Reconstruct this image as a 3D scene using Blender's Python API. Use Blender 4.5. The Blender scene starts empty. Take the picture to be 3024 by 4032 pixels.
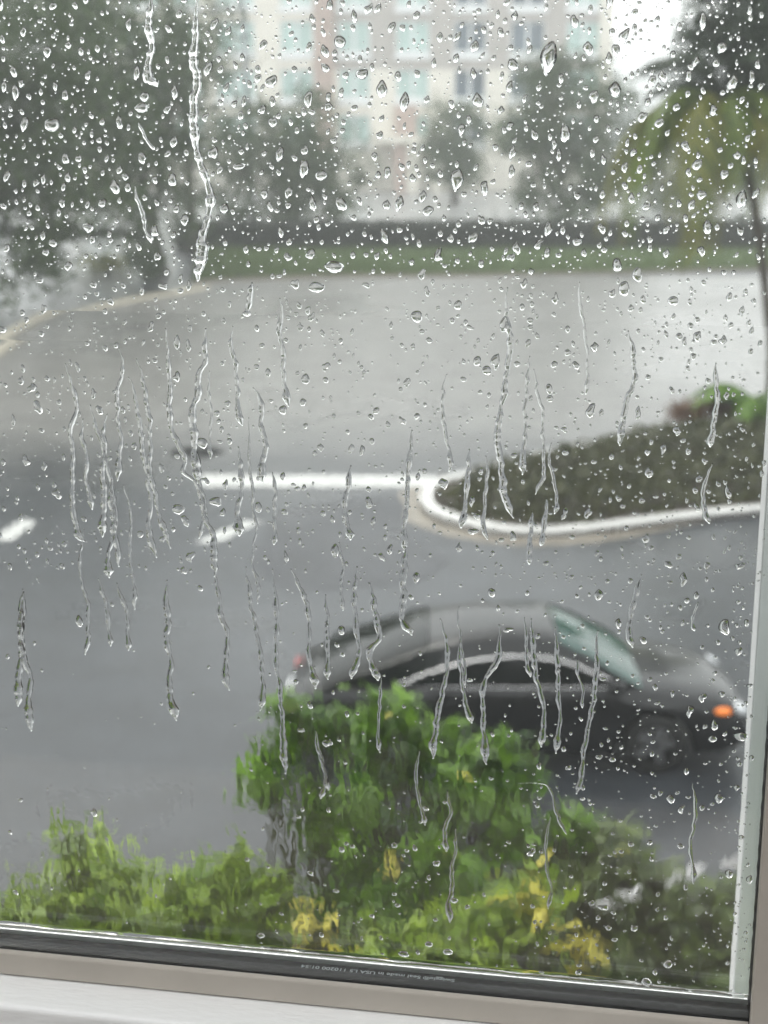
import bpy, math, random
from mathutils import Vector, Matrix, noise
R = math.radians
random.seed(7)
SC = bpy.context.scene
COL = SC.collection

# ------------------------------------------------------------------ camera
CAM_H = 6.8
PITCH = R(14.9)
FPX = 6060.0
cam = bpy.data.cameras.new('camera')
cam.sensor_fit = 'VERTICAL'
cam.sensor_height = 40.32
cam.sensor_width = 30.24
cam.lens = 60.6
cam.clip_start = 0.02
cam.clip_end = 2500
cam.dof.use_dof = True
cam.dof.focus_distance = 0.775
cam.dof.aperture_fstop = 12.5
cam_o = bpy.data.objects.new('camera', cam)
cam_o.location = (0, 0, CAM_H)
cam_o.rotation_euler = (R(90) - PITCH, 0, 0)
COL.objects.link(cam_o)
SC.camera = cam_o

# ------------------------------------------------------------------ sky, sun, exposure
SUN_EL, SUN_AZ = 58, -35
w = bpy.data.worlds.new('World')
SC.world = w
w.use_nodes = True
nt = w.node_tree
bg = nt.nodes['Background']
sky = nt.nodes.new('ShaderNodeTexSky')
sky.sky_type = 'NISHITA'
sky.sun_disc = False
sky.sun_elevation = R(SUN_EL)
sky.sun_rotation = R(SUN_AZ)
sky.air_density = 1.0
sky.dust_density = 6.0
sky.ozone_density = 1.0
mx = nt.nodes.new('ShaderNodeMix'); mx.data_type = 'RGBA'
mx.inputs[0].default_value = 0.86
mx.inputs[7].default_value = (11.2, 11.2, 11.15, 1)     # cloud deck
nt.links.new(sky.outputs[0], mx.inputs[6])
nt.links.new(mx.outputs[2], bg.inputs['Color'])
bg.inputs['Strength'].default_value = 0.12
sun = bpy.data.lights.new('sun', 'SUN')
sun.energy = 0.6
sun.angle = R(25)
sun.color = (1, 0.97, 0.93)
sun_o = bpy.data.objects.new('sun', sun)
sun_o.rotation_euler = (R(90 - SUN_EL), 0, R(180 - SUN_AZ))
sun_o.location = (0, 0, 60)
COL.objects.link(sun_o)
vs = SC.view_settings
vs.view_transform = 'Standard'
vs.look = 'None'
vs.gamma = 1
vs.use_curve_mapping = False
vs.exposure = 0.85
SC.cycles.use_denoising = True
SC.cycles.max_bounces = 16
SC.cycles.transmission_bounces = 16
SC.cycles.transparent_max_bounces = 16
SC.cycles.volume_bounces = 2

# ------------------------------------------------------------------ helpers
def ray(px, py):
    x, y = (px - 1512) / FPX, (2016 - py) / FPX
    c, s = math.cos(PITCH), math.sin(PITCH)
    return Vector((x, c + y * s, -s + y * c))

def gp(px, py, z=0.0):
    r = ray(px, py)
    t = (z - CAM_H) / r.z
    return Vector((r.x * t, r.y * t, z))

def atY(px, py, Y):
    r = ray(px, py)
    t = Y / r.y
    return Vector((r.x * t, Y, CAM_H + r.z * t))

def tag(o, label=None, cat=None, group=None, kind=None):
    if label: o['label'] = label
    if cat: o['category'] = cat
    if group: o['group'] = group
    if kind: o['kind'] = kind
    return o

def empty(name, loc=(0, 0, 0), rz=0):
    o = bpy.data.objects.new(name, None)
    o.empty_display_size = 0.1
    o.location = loc
    o.rotation_euler = (0, 0, rz)
    COL.objects.link(o)
    return o

def link(name, me, parent=None):
    o = bpy.data.objects.new(name, me)
    COL.objects.link(o)
    if parent: o.parent = parent
    return o

class MB:
    def __init__(s): s.v = []; s.f = []
    def add(s, vs_, fs):
        b = len(s.v); s.v.extend([tuple(p) for p in vs_]); s.f.extend([tuple(i + b for i in q) for q in fs])
        return s
    def box(s, x0, x1, y0, y1, z0, z1, M=None):
        p = [(x, y, z) for x in (x0, x1) for y in (y0, y1) for z in (z0, z1)]
        if M: p = [M @ Vector(q) for q in p]
        return s.add(p, [(0, 1, 3, 2), (4, 6, 7, 5), (0, 4, 5, 1), (2, 3, 7, 6), (0, 2, 6, 4), (1, 5, 7, 3)])
    def tube(s, pts, rad, n=8, cap=True):
        pts = [Vector(p) for p in pts]
        if not isinstance(rad, (list, tuple)): rad = [rad] * len(pts)
        rings = []
        for i, p in enumerate(pts):
            t = (pts[min(i + 1, len(pts) - 1)] - pts[max(i - 1, 0)]).normalized()
            a = Vector((0, 0, 1)) if abs(t.z) < 0.9 else Vector((1, 0, 0))
            e1 = t.cross(a).normalized(); e2 = t.cross(e1)
            rings.append([p + (e1 * math.cos(k * 2 * math.pi / n) + e2 * math.sin(k * 2 * math.pi / n)) * rad[i] for k in range(n)])
        vs_ = [q for r_ in rings for q in r_]; fs = []
        for i in range(len(pts) - 1):
            for k in range(n):
                fs.append((i * n + k, i * n + (k + 1) % n, (i + 1) * n + (k + 1) % n, (i + 1) * n + k))
        if cap:
            fs.append(tuple(range(n))[::-1]); fs.append(tuple((len(pts) - 1) * n + k for k in range(n)))
        return s.add(vs_, fs)
    def loft(s, rings, close=True, cap=True):
        n = len(rings[0]); vs_ = [q for r_ in rings for q in r_]; fs = []
        for i in range(len(rings) - 1):
            for k in range(n if close else n - 1):
                fs.append((i * n + k, i * n + (k + 1) % n, (i + 1) * n + (k + 1) % n, (i + 1) * n + k))
        if cap and close:
            fs.append(tuple(range(n))[::-1]); fs.append(tuple((len(rings) - 1) * n + k for k in range(n)))
        return s.add(vs_, fs)
    def prism(s, pts, z0, z1):
        n = len(pts)
        return s.add([(p[0], p[1], z0) for p in pts] + [(p[0], p[1], z1) for p in pts],
                     [tuple(range(n))[::-1], tuple(range(n, 2 * n))] + [(k, (k + 1) % n, n + (k + 1) % n, n + k) for k in range(n)])
    def mesh(s, name, mat, smooth=False):
        me = bpy.data.meshes.new(name); me.from_pydata(s.v, [], s.f); me.update()
        if mat: me.materials.append(mat)
        if smooth: me.polygons.foreach_set('use_smooth', [True] * len(me.polygons))
        return me
    def build(s, name, mat, parent=None, smooth=False):
        return link(name, s.mesh(name, mat, smooth), parent)

def mat(name, col, rough=0.6, var=0.15, scale=8.0, bump=0.0, bscale=60.0, metal=0.0, spec=0.5, coat=0.0, coat_rough=0.1, col2=None, detail=5, stretch=None):
    m = bpy.data.materials.new(name); m.use_nodes = True
    t = m.node_tree; b = t.nodes['Principled BSDF']
    b.inputs['Roughness'].default_value = rough
    b.inputs['Metallic'].default_value = metal
    b.inputs['Specular IOR Level'].default_value = spec
    b.inputs['Coat Weight'].default_value = coat
    b.inputs['Coat Roughness'].default_value = coat_rough
    tc = t.nodes.new('ShaderNodeTexCoord')
    src = tc.outputs['Object']
    if stretch:
        mp = t.nodes.new('ShaderNodeMapping'); mp.inputs['Scale'].default_value = stretch
        t.links.new(src, mp.inputs[0]); src = mp.outputs[0]
    n = t.nodes.new('ShaderNodeTexNoise'); n.inputs['Scale'].default_value = scale; n.inputs['Detail'].default_value = detail
    t.links.new(src, n.inputs['Vector'])
    cr = t.nodes.new('ShaderNodeValToRGB')
    c2 = col2 or tuple(c * (1 - var) for c in col)
    c1 = col if col2 else tuple(min(1, c * (1 + var)) for c in col)
    cr.color_ramp.elements[0].position = 0.32; cr.color_ramp.elements[1].position = 0.68
    cr.color_ramp.elements[0].color = (*c2, 1); cr.color_ramp.elements[1].color = (*c1, 1)
    t.links.new(n.outputs[0], cr.inputs[0]); t.links.new(cr.outputs[0], b.inputs['Base Color'])
    if bump:
        n2 = t.nodes.new('ShaderNodeTexNoise'); n2.inputs['Scale'].default_value = bscale; n2.inputs['Detail'].default_value = 4
        t.links.new(src, n2.inputs['Vector'])
        bp = t.nodes.new('ShaderNodeBump'); bp.inputs['Strength'].default_value = bump; bp.inputs['Distance'].default_value = 0.01
        t.links.new(n2.outputs[0], bp.inputs['Height']); t.links.new(bp.outputs[0], b.inputs['Normal'])
    return m

def wet_ground(name, col, r0, r1, scale, bump=0.15, coat=0.0):
    """asphalt with a skin of water: roughness runs from puddle to film"""
    m = mat(name, col, rough=0.3, var=0.22, scale=1.3, spec=0.25, bump=bump, bscale=55)
    t = m.node_tree; b = t.nodes['Principled BSDF']
    tc = t.nodes.new('ShaderNodeTexCoord')
    n = t.nodes.new('ShaderNodeTexNoise'); n.inputs['Scale'].default_value = scale; n.inputs['Detail'].default_value = 4
    t.links.new(tc.outputs['Object'], n.inputs['Vector'])
    mr = t.nodes.new('ShaderNodeMapRange'); mr.inputs[1].default_value = 0.38; mr.inputs[2].default_value = 0.62
    mr.inputs[3].default_value = r0; mr.inputs[4].default_value = r1
    t.links.new(n.outputs[0], mr.inputs[0]); t.links.new(mr.outputs[0], b.inputs['Roughness'])
    b.inputs['Coat Weight'].default_value = coat; b.inputs['Coat Roughness'].default_value = 0.3; b.inputs['Coat IOR'].default_value = 1.33
    return m

def leaf_mat(name, dark, light, trans=0.3, rough=0.35):
    m = bpy.data.materials.new(name); m.use_nodes = True
    t = m.node_tree; t.nodes.remove(t.nodes['Principled BSDF']); out = t.nodes['Material Output']
    g = t.nodes.new('ShaderNodeNewGeometry'); oi = t.nodes.new('ShaderNodeObjectInfo')
    ad = t.nodes.new('ShaderNodeMath'); ad.operation = 'ADD'
    fr = t.nodes.new('ShaderNodeMath'); fr.operation = 'FRACT'
    t.links.new(g.outputs['Random Per Island'], ad.inputs[0]); t.links.new(oi.outputs['Random'], ad.inputs[1])
    t.links.new(ad.outputs[0], fr.inputs[0])
    cr = t.nodes.new('ShaderNodeValToRGB')
    cr.color_ramp.elements[0].color = (*dark, 1); cr.color_ramp.elements[1].color = (*light, 1)
    t.links.new(fr.outputs[0], cr.inputs[0])
    d = t.nodes.new('ShaderNodeBsdfPrincipled'); d.inputs['Roughness'].default_value = rough
    tr = t.nodes.new('ShaderNodeBsdfTranslucent')
    ms = t.nodes.new('ShaderNodeMixShader'); ms.inputs[0].default_value = trans
    t.links.new(cr.outputs[0], d.inputs['Base Color']); t.links.new(cr.outputs[0], tr.inputs['Color'])
    t.links.new(d.outputs[0], ms.inputs[1]); t.links.new(tr.outputs[0], ms.inputs[2])
    t.links.new(ms.outputs[0], out.inputs['Surface'])
    return m

def glass_mat(name, ior, col=(1, 1, 1)):
    m = bpy.data.materials.new(name); m.use_nodes = True
    t = m.node_tree; t.nodes.remove(t.nodes['Principled BSDF']); out = t.nodes['Material Output']
    g = t.nodes.new('ShaderNodeBsdfGlass'); g.inputs['IOR'].default_value = ior; g.inputs['Roughness'].default_value = 0.0
    g.inputs['Color'].default_value = (*col, 1)
    t.links.new(g.outputs[0], out.inputs['Surface'])
    return m

def emis(m, col, s):
    b = m.node_tree.nodes['Principled BSDF']; b.inputs['Emission Color'].default_value = (*col, 1); b.inputs['Emission Strength'].default_value = s
    return m

M = {}
M['asphalt'] = wet_ground('wet_asphalt', (0.033, 0.037, 0.043), 0.26, 0.42, 0.16, coat=0.40)
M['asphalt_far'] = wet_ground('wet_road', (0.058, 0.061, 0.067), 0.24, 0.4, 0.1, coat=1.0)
M['soil'] = mat('mulch', (0.05, 0.038, 0.028), 0.8, 0.4, 14, 0.6, 40)
M['lawn'] = mat('lawn', (0.06, 0.10, 0.025), 0.7, 0.35, 1.2, 0.5, 30)
M['walk'] = wet_ground('wet_sidewalk', (0.17, 0.158, 0.15), 0.35, 0.6, 0.8, 0.2)
M['kerb'] = mat('wet_concrete_kerb', (0.74, 0.73, 0.71), 0.22, 0.08, 3, 0.1, 70, coat=0.6)
M['kerb_cream'] = mat('cream_kerb', (0.46, 0.42, 0.34), 0.35, 0.2, 3, 0.15, 70)
M['gutter'] = mat('gutter_concrete', (0.21, 0.185, 0.15), 0.35, 0.2, 2.5, 0.1, 60)
M['paint'] = mat('road_paint', (0.66, 0.66, 0.64), 0.35, 0.2, 5, 0.1, 80, col2=(0.40, 0.40, 0.39), detail=9)
M['iron'] = mat('cast_iron', (0.02, 0.021, 0.021), 0.75, 0.3, 12, 0.6, 40, spec=0.12)
M['bark'] = mat('bark', (0.07, 0.058, 0.045), 0.85, 0.35, 9, 0.7, 22, stretch=(1, 1, 0.3))
M['stem'] = mat('stem', (0.075, 0.085, 0.03), 0.7, 0.3, 20)
M['leaf_far'] = leaf_mat('leaf_oak', (0.018, 0.038, 0.010), (0.072, 0.115, 0.028), 0.2)
M['leaf_far2'] = leaf_mat('leaf_grey_green', (0.026, 0.052, 0.016), (0.082, 0.125, 0.040), 0.25)
M['leaf_dark'] = leaf_mat('leaf_dark', (0.008, 0.018, 0.008), (0.034, 0.058, 0.024), 0.15)
M['leaf_hedge'] = leaf_mat('leaf_hedge', (0.014, 0.020, 0.012), (0.042, 0.050, 0.030), 0.15)
M['leaf_cover'] = leaf_mat('leaf_cover', (0.022, 0.028, 0.009), (0.095, 0.098, 0.034), 0.2)
M['leaf_red'] = leaf_mat('leaf_red', (0.07, 0.035, 0.018), (0.20, 0.10, 0.05), 0.25)
M['leaf_green'] = leaf_mat('leaf_green', (0.040, 0.105, 0.008), (0.19, 0.35, 0.022), 0.35, 0.28)
M['leaf_bright'] = leaf_mat('leaf_bright', (0.085, 0.16, 0.010), (0.30, 0.42, 0.035), 0.35, 0.28)
M['leaf_olive'] = leaf_mat('leaf_olive', (0.030, 0.055, 0.012), (0.13, 0.18, 0.040), 0.3, 0.3)
M['leaf_yellow'] = leaf_mat('leaf_yellow', (0.40, 0.36, 0.03), (0.62, 0.55, 0.07), 0.3, 0.3)
M['frond'] = leaf_mat('frond', (0.055, 0.085, 0.012), (0.27, 0.26, 0.040), 0.3)
M['frond_mid'] = leaf_mat('frond_mid', (0.045, 0.09, 0.010), (0.20, 0.27, 0.032), 0.35)
M['frond_dark'] = leaf_mat('frond_dark', (0.012, 0.024, 0.010), (0.04, 0.065, 0.025), 0.25)
M['frond_dead'] = leaf_mat('frond_dead', (0.10, 0.065, 0.045), (0.20, 0.15, 0.11), 0.2)
M['petal'] = leaf_mat('petal', (0.75, 0.74, 0.76), (0.85, 0.85, 0.86), 0.3)
M['cream'] = mat('cream_stucco', (0.76, 0.72, 0.65), 0.8, 0.05, 0.6)
M['tan'] = mat('grey_tan_stucco', (0.46, 0.43, 0.405), 0.8, 0.06, 0.6)
M['brick'] = mat('red_brown_cladding', (0.45, 0.355, 0.315), 0.8, 0.1, 0.9)
M['dark_brick'] = mat('dark_brown_facing', (0.11, 0.08, 0.065), 0.8, 0.2, 4)
M['frame_white'] = mat('window_frame_white', (0.78, 0.79, 0.80), 0.5, 0.04, 2)
M['pane_teal'] = mat('teal_pane', (0.47, 0.60, 0.57), 0.12, 0.1, 0.5)
M['pane_dark'] = mat('dark_pane', (0.13, 0.16, 0.19), 0.08, 0.4, 0.5)
M['steel'] = mat('galvanised_pole', (0.26, 0.27, 0.28), 0.45, 0.12, 3, metal=0.3)
M['car'] = mat('dark_grey_paint', (0.009, 0.0095, 0.011), 0.3, 0.1, 2, metal=0.0, spec=0.22, coat=0.5, coat_rough=0.06)
M['car_glass'] = mat('tinted_car_glass', (0.008, 0.010, 0.010), 0.05, 0.1, 2, spec=0.2)
M['windscreen'] = mat('green_windscreen', (0.035, 0.075, 0.065), 0.05, 0.2, 2, spec=0.4)
M['chrome'] = mat('bright_trim', (0.75, 0.73, 0.74), 0.22, 0.04, 5, metal=0.85)
M['tyre'] = mat('tyre_rubber', (0.014, 0.014, 0.014), 0.7, 0.2, 12)
M['rim'] = mat('alloy_rim', (0.28, 0.28, 0.29), 0.3, 0.1, 6, metal=0.8)
M['black'] = mat('black_plastic', (0.012, 0.012, 0.013), 0.5, 0.1, 8)
M['amber'] = emis(mat('amber_lens', (0.85, 0.22, 0.03), 0.15, 0.1, 20), (1, 0.27, 0.06), 0.4)
M['lens'] = mat('clear_lamp_lens', (0.75, 0.77, 0.80), 0.06, 0.06, 20, spec=0.8, coat=0.8)
M['taillight'] = mat('red_lens', (0.35, 0.02, 0.015), 0.12, 0.1, 20)
M['vinyl'] = mat('taupe_vinyl', (0.44, 0.405, 0.355), 0.42, 0.06, 16, 0.05, 500)
M['vinyl_out'] = mat('wet_grey_vinyl', (0.46, 0.50, 0.49), 0.3, 0.05, 40, 0.08, 300)
M['sill'] = mat('white_sill_paint', (0.88, 0.885, 0.87), 0.38, 0.015, 12, 0.12, 260, stretch=(0.3, 1, 1))
M['spacer'] = mat('black_butyl_spacer', (0.011, 0.012, 0.015), 0.42, 0.3, 40, spec=0.25)
M['gasket'] = mat('black_gasket', (0.010, 0.010, 0.012), 0.5, 0.1, 60)
M['ink'] = mat('pale_ink', (0.62, 0.66, 0.68), 0.6, 0.3, 900)
M['room_wall'] = mat('room_paint', (0.80, 0.79, 0.77), 0.8, 0.03, 3, 0.1, 200)
M['room_floor'] = mat('beige_carpet', (0.22, 0.185, 0.155), 0.95, 0.1, 90, 0.5, 300)
M['room_dark'] = mat('dark_wall_covering', (0.035, 0.035, 0.037), 0.8, 0.15, 2)
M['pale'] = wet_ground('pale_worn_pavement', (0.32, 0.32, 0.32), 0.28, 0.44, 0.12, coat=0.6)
def blend_court_sheen(m):  # paler paving farther off, with the wet road's sky sheen put into its colour
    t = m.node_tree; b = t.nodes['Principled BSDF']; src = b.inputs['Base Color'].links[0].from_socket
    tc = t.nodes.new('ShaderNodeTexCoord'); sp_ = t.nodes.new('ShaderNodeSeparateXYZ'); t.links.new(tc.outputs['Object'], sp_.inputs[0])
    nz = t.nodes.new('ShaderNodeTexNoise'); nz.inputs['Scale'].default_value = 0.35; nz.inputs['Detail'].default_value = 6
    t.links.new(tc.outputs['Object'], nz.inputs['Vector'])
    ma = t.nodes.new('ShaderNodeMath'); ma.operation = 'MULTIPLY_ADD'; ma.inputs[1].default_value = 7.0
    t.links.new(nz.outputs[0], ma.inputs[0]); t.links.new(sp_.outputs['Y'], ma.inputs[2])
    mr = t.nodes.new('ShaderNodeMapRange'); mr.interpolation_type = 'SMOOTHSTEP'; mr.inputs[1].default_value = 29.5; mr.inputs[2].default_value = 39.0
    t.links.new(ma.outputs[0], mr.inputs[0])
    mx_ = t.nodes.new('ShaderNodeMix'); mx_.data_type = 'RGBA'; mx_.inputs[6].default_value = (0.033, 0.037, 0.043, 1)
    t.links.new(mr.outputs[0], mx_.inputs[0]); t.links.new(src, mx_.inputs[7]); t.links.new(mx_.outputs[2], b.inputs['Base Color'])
M['court'] = wet_ground('pale_sheen_pavement', (0.185, 0.18, 0.173), 0.26, 0.42, 0.16, coat=0.45); blend_court_sheen(M['court'])
M['bed'] = wet_ground('wet_grey_bed', (0.075, 0.072, 0.07), 0.4, 0.6, 0.8, 0.4)
M['glass'] = glass_mat('window_glass', 1.45, (0.985, 0.995, 0.99))
M['water'] = glass_mat('rain_water', 1.333)

# ------------------------------------------------------------------ window frame of reference (u right, v up, n out)
YAW = R(10)
WD = Vector((math.cos(YAW), -math.sin(YAW), 0))
WN = Vector((math.sin(YAW), math.cos(YAW), 0))
DH = 0.75                                        # camera to outer face of the outer pane
WO = Vector((0, 0, CAM_H)) + WN * DH
WM = Matrix(((WD.x, WN.x, 0, WO.x), (WD.y, WN.y, 0, WO.y), (0, 0, 1, WO.z), (0, 0, 0, 1)))   # local (u, n, v)

def pane(px, py, n=0.0):
    r = ray(px, py)
    t = (DH + n) / r.dot(WN)
    return (t * r.dot(WD), t * r.z)
PXM = 0.776 / FPX                                # metres per photo pixel on the pane

# ------------------------------------------------------------------ ground, roads, paths
def sheet(name, pts, z, m, sub=None):
    mb = MB(); mb.add([(p[0], p[1], z) for p in pts], [tuple(range(len(pts)))])
    o = mb.build(name, m); return tag(o, kind='structure')

def smooth_path(pts, n=8):
    P = [Vector(p) for p in pts]; out = []
    for i in range(len(P) - 1):
        p0, p1, p2, p3 = P[max(i - 1, 0)], P[i], P[i + 1], P[min(i + 2, len(P) - 1)]
        for k in range(n):
            t = k / n
            out.append(0.5 * ((2 * p1) + (p2 - p0) * t + (2 * p0 - 5 * p1 + 4 * p2 - p3) * t * t + (3 * p1 - p0 - 3 * p2 + p3) * t ** 3))
    out.append(P[-1]); return out

def kerb_along(name, pts, wdt, hgt, m, z0=0.0, side=1):
    """sweep of a rounded kerb section along ground points; side=+1 puts the width to the left of the path"""
    P = [Vector((p[0], p[1], 0)) for p in pts]; rings = []
    prof = [(0, z0 - 0.05), (0, z0 + hgt - 0.025), (0.012, z0 + hgt - 0.007), (0.03, z0 + hgt), (wdt, z0 + hgt), (wdt, z0 - 0.05)]
    for i, p in enumerate(P):
        t = (P[min(i + 1, len(P) - 1)] - P[max(i - 1, 0)]).normalized()
        nn = Vector((-t.y, t.x, 0)) * side
        rings.append([p + nn * a + Vector((0, 0, b)) for a, b in prof])
    mb = MB(); mb.loft(rings)
    return mb.build(name, m)

ground = sheet('ground', [(-500, -60), (500, -60), (500, 900), (-500, 900)], 0.0, M['asphalt'])
# road that runs off to the upper left beyond the cream kerb
cream_px = [(-420, 1640), (-200, 1500), (0, 1400), (120, 1325), (300, 1245), (520, 1190), (700, 1160), (830, 1135)]
cream = smooth_path([gp(*p) for p in cream_px], 6)
road_pts = [(p.x, p.y) for p in cream[:-8]] + [(-9, 72), (-13, 86), (-40, 100), (-90, 90), (-60, 30)]
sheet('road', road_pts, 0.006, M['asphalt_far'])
tag(kerb_along('road_kerb', cream, 0.28, 0.13, M['kerb_cream'], 0, 1), kind='structure')

# lawn strip with its kerb
lawn_front = smooth_path([gp(760, 1118), gp(900, 1106), gp(1300, 1092), gp(1800, 1088), gp(2400, 1078), gp(3100, 1062), gp(4200, 1040)], 6)
lawn_back = [Vector((p.x * 1.17, 74.4, 0)) for p in lawn_front][::-1]
lp = [(p.x, p.y) for p in lawn_front] + [(p.x, p.y) for p in lawn_back]
mb = MB(); mb.prism(lp, -0.05, 0.10); tag(mb.build('lawn', M['lawn']), kind='structure')
tag(kerb_along('lawn_kerb', [p for p in lawn_front], 0.14, 0.125, M['gutter'], 0, -1), kind='structure')
g = MB(); rs = random.Random(4)
for i in range(26000):
    k = rs.random() * (len(lawn_front) - 1); a = int(k); p = lawn_front[a].lerp(lawn_front[a + 1], k - a)
    yy = p.y + 0.15 + rs.random() ** 1.5 * (74.0 - p.y); xx = p.x * (1 + 0.2 * (yy - p.y) / (74.4 - p.y))
    h = rs.uniform(0.08, 0.22); an = rs.random() * 6.28; wd_ = rs.uniform(0.02, 0.05)
    dx, dy = math.cos(an) * wd_, math.sin(an) * wd_; lx, ly = rs.gauss(0, 0.06), rs.gauss(0, 0.06)
    g.add([(xx - dx, yy - dy, 0.09), (xx + dx, yy + dy, 0.09), (xx + lx, yy + ly, 0.1 + h)], [(0, 1, 2)])
tag(g.build('grass', leaf_mat('grass_blade', (0.05, 0.085, 0.02), (0.12, 0.17, 0.045), 0.3)), 'mown green grass of the strip in front of the dark hedge', 'grass', kind='stuff')

# car park behind the hedge
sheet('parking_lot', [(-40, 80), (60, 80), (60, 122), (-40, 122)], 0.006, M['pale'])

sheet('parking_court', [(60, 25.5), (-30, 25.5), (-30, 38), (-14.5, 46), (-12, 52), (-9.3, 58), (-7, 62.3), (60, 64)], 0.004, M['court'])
# traffic island: tip at left, opens to the right
isl_px = [(3400, 2015), (3024, 2030), (2700, 2062), (2400, 2100), (2150, 2120), (1950, 2110), (1790, 2075), (1690, 2035), (1652, 1985), (1680, 1940), (1760, 1905), (1900, 1862), (2150, 1800), (2400, 1748), (2650, 1700), (2900, 1640), (3400, 1530)]
isl = smooth_path([gp(*p) for p in isl_px], 6)
mb = MB(); mb.prism([(p.x, p.y) for p in isl], -0.05, 0.10); tag(mb.build('planting_bed', M['soil']), kind='structure')
tag(kerb_along('island_kerb', isl, 0.20, 0.16, M['kerb'], 0, -1), kind='structure')
# concrete gutter round the tip
gut = isl[10:76]
gv = MB(); rings = []
for i, p in enumerate(gut):
    t = (gut[min(i + 1, len(gut) - 1)] - gut[max(i - 1, 0)]).normalized(); nn = Vector((-t.y, t.x, 0))
    f = 0.42 * min(1, i / 10, (len(gut) - 1 - i) / 14) + 0.02
    rings.append([p - nn * 0.0 + Vector((0, 0, 0.006)), p + nn * f + Vector((0, 0, 0.006))])
gv.loft(rings, close=False)
tag(gv.build('gutter', M['gutter']), kind='structure')

# road markings
def stripe(name, pix, z=0.008):
    mb = MB(); mb.add([gp(x, y, z) for x, y in pix], [tuple(range(len(pix)))])
    return tag(mb.build(name, M['paint']), kind='structure')
stripe('stop_line', [(770, 1916), (1730, 1918), (1720, 1872), (800, 1868)])
stripe('lane_line', [(765, 2135), (845, 2138), (1040, 2052), (970, 2050)])
stripe('lane_line', [(-40, 2128), (50, 2130), (150, 2050), (80, 2046)])

M['patch'] = wet_ground('dark_asphalt_patch', (0.020, 0.022, 0.028), 0.24, 0.36, 0.3, coat=0.3)
sheet('asphalt_patch', [gp(*p) for p in ((1090, 2010), (1560, 1945), (1600, 1990), (1580, 2060), (1660, 2140), (1780, 2210), (1620, 2300), (1150, 2330), (980, 2210))], 0.0065, M['patch'])
# bed below the window
mb = MB(); mb.prism([(-14, 11.75), (14, 11.75), (14, 2.0), (-14, 2.0)], -0.05, 0.03); tag(mb.build('shrub_bed', M['bed']), kind='structure')

sheet('added_dark_bed', [(-14, 8.6), (14, 8.6), (14, 0.6), (-14, 0.6)], 0.036, M['soil'])  # unseen dark sheet, added to darken what the raindrops refract
# manhole cover
c = gp(775, 1782)
mh = empty('manhole_cover', c)
tag(mh, 'round dark iron manhole cover in the wet asphalt beyond the stop line', 'manhole cover')
def disc(r, z0, z1, n=40): return [[(rr * math.cos(k * 2 * math.pi / n), rr * math.sin(k * 2 * math.pi / n), z) for k in range(n)] for rr, z in ((r, z0), (r, z1))]
mb = MB(); mb.loft(disc(0.55, -0.02, 0.010)); mb.build('rim', M['iron'], mh)
mb = MB(); mb.loft(disc(0.47, 0.0, 0.016)); mb.build('lid', M['iron'], mh)

# ------------------------------------------------------------------ trees
def leaf_quad(mb, p, s, rnd, elong=1.5, flat=0.0):
    a = Vector((rnd.gauss(0, 1), rnd.gauss(0, 1), rnd.gauss(0, 1) * (1 - flat))).normalized()
    b = a.orthogonal().normalized(); b = (Matrix.Rotation(rnd.random() * 6.28, 3, a) @ b); c_ = a.cross(b)
    w_ = s / elong / 2
    mb.add([p - b * s / 2, p + c_ * w_ - b * 0.05 * s, p + b * s / 2, p - c_ * w_ - b * 0.05 * s], [(0, 1, 2, 3)])

def crown_points(rnd, cen, rad, n_clump, n_leaf, clump_r, droop=0.0):
    pts = []
    for i in range(n_clump):
        d = Vector((rnd.gauss(0, 1), rnd.gauss(0, 1), rnd.gauss(0, 1))).normalized()
        k = rnd.random() ** 0.45
        q = cen + Vector((d.x * rad[0], d.y * rad[1], d.z * rad[2])) * k
        cr_ = clump_r * rnd.uniform(0.55, 1.35)
        for j in range(n_leaf):
            e = Vector((rnd.gauss(0, 0.5), rnd.gauss(0, 0.5), rnd.gauss(0, 0.36))) * cr_
            e.z -= droop * (e.x ** 2 + e.y ** 2) / cr_
            pts.append(q + e)
    return pts

def tree(name, label, base, hgt, cen, rad, seed, leafm, n_clump=90, n_leaf=130, clump_r=1.1, ls=(0.14, 0.3), trunk_r=0.22, group=None, droop=0.0):
    rnd = random.Random(seed)
    root = empty(name, base); tag(root, label, 'tree', group)
    cen = Vector(cen) - Vector(base)
    pts = crown_points(rnd, cen, rad, n_clump, n_leaf, clump_r, droop)
    mb = MB()
    for p in pts: leaf_quad(mb, p, rnd.uniform(*ls), rnd)
    mb.build('crown', leafm, root)
    tb = MB(); fork = Vector((cen.x * 0.35, cen.y * 0.35, max(1.2, cen.z - rad[2] * 0.9)))
    tb.tube([(0, 0, -0.1), (fork.x * 0.3, fork.y * 0.3, fork.z * 0.45), fork], [trunk_r * 1.35, trunk_r, trunk_r * 0.85], 10)
    tb.build('trunk', M['bark'], root, True)
    for k in range(6):
        lb = MB(); an = k * 1.05 + rnd.random(); e = cen + Vector((math.cos(an) * rad[0] * 0.65, math.sin(an) * rad[1] * 0.65, rad[2] * rnd.uniform(-0.1, 0.6)))
        mid = fork.lerp(e, 0.5) + Vector((0, 0, 0.3))
        lb.tube([fork - Vector((0, 0, 0.1)), mid, e], [trunk_r * 0.55, trunk_r * 0.35, trunk_r * 0.12], 6)
        lb.build('branch', M['bark'], root, True)
    return root

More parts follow.
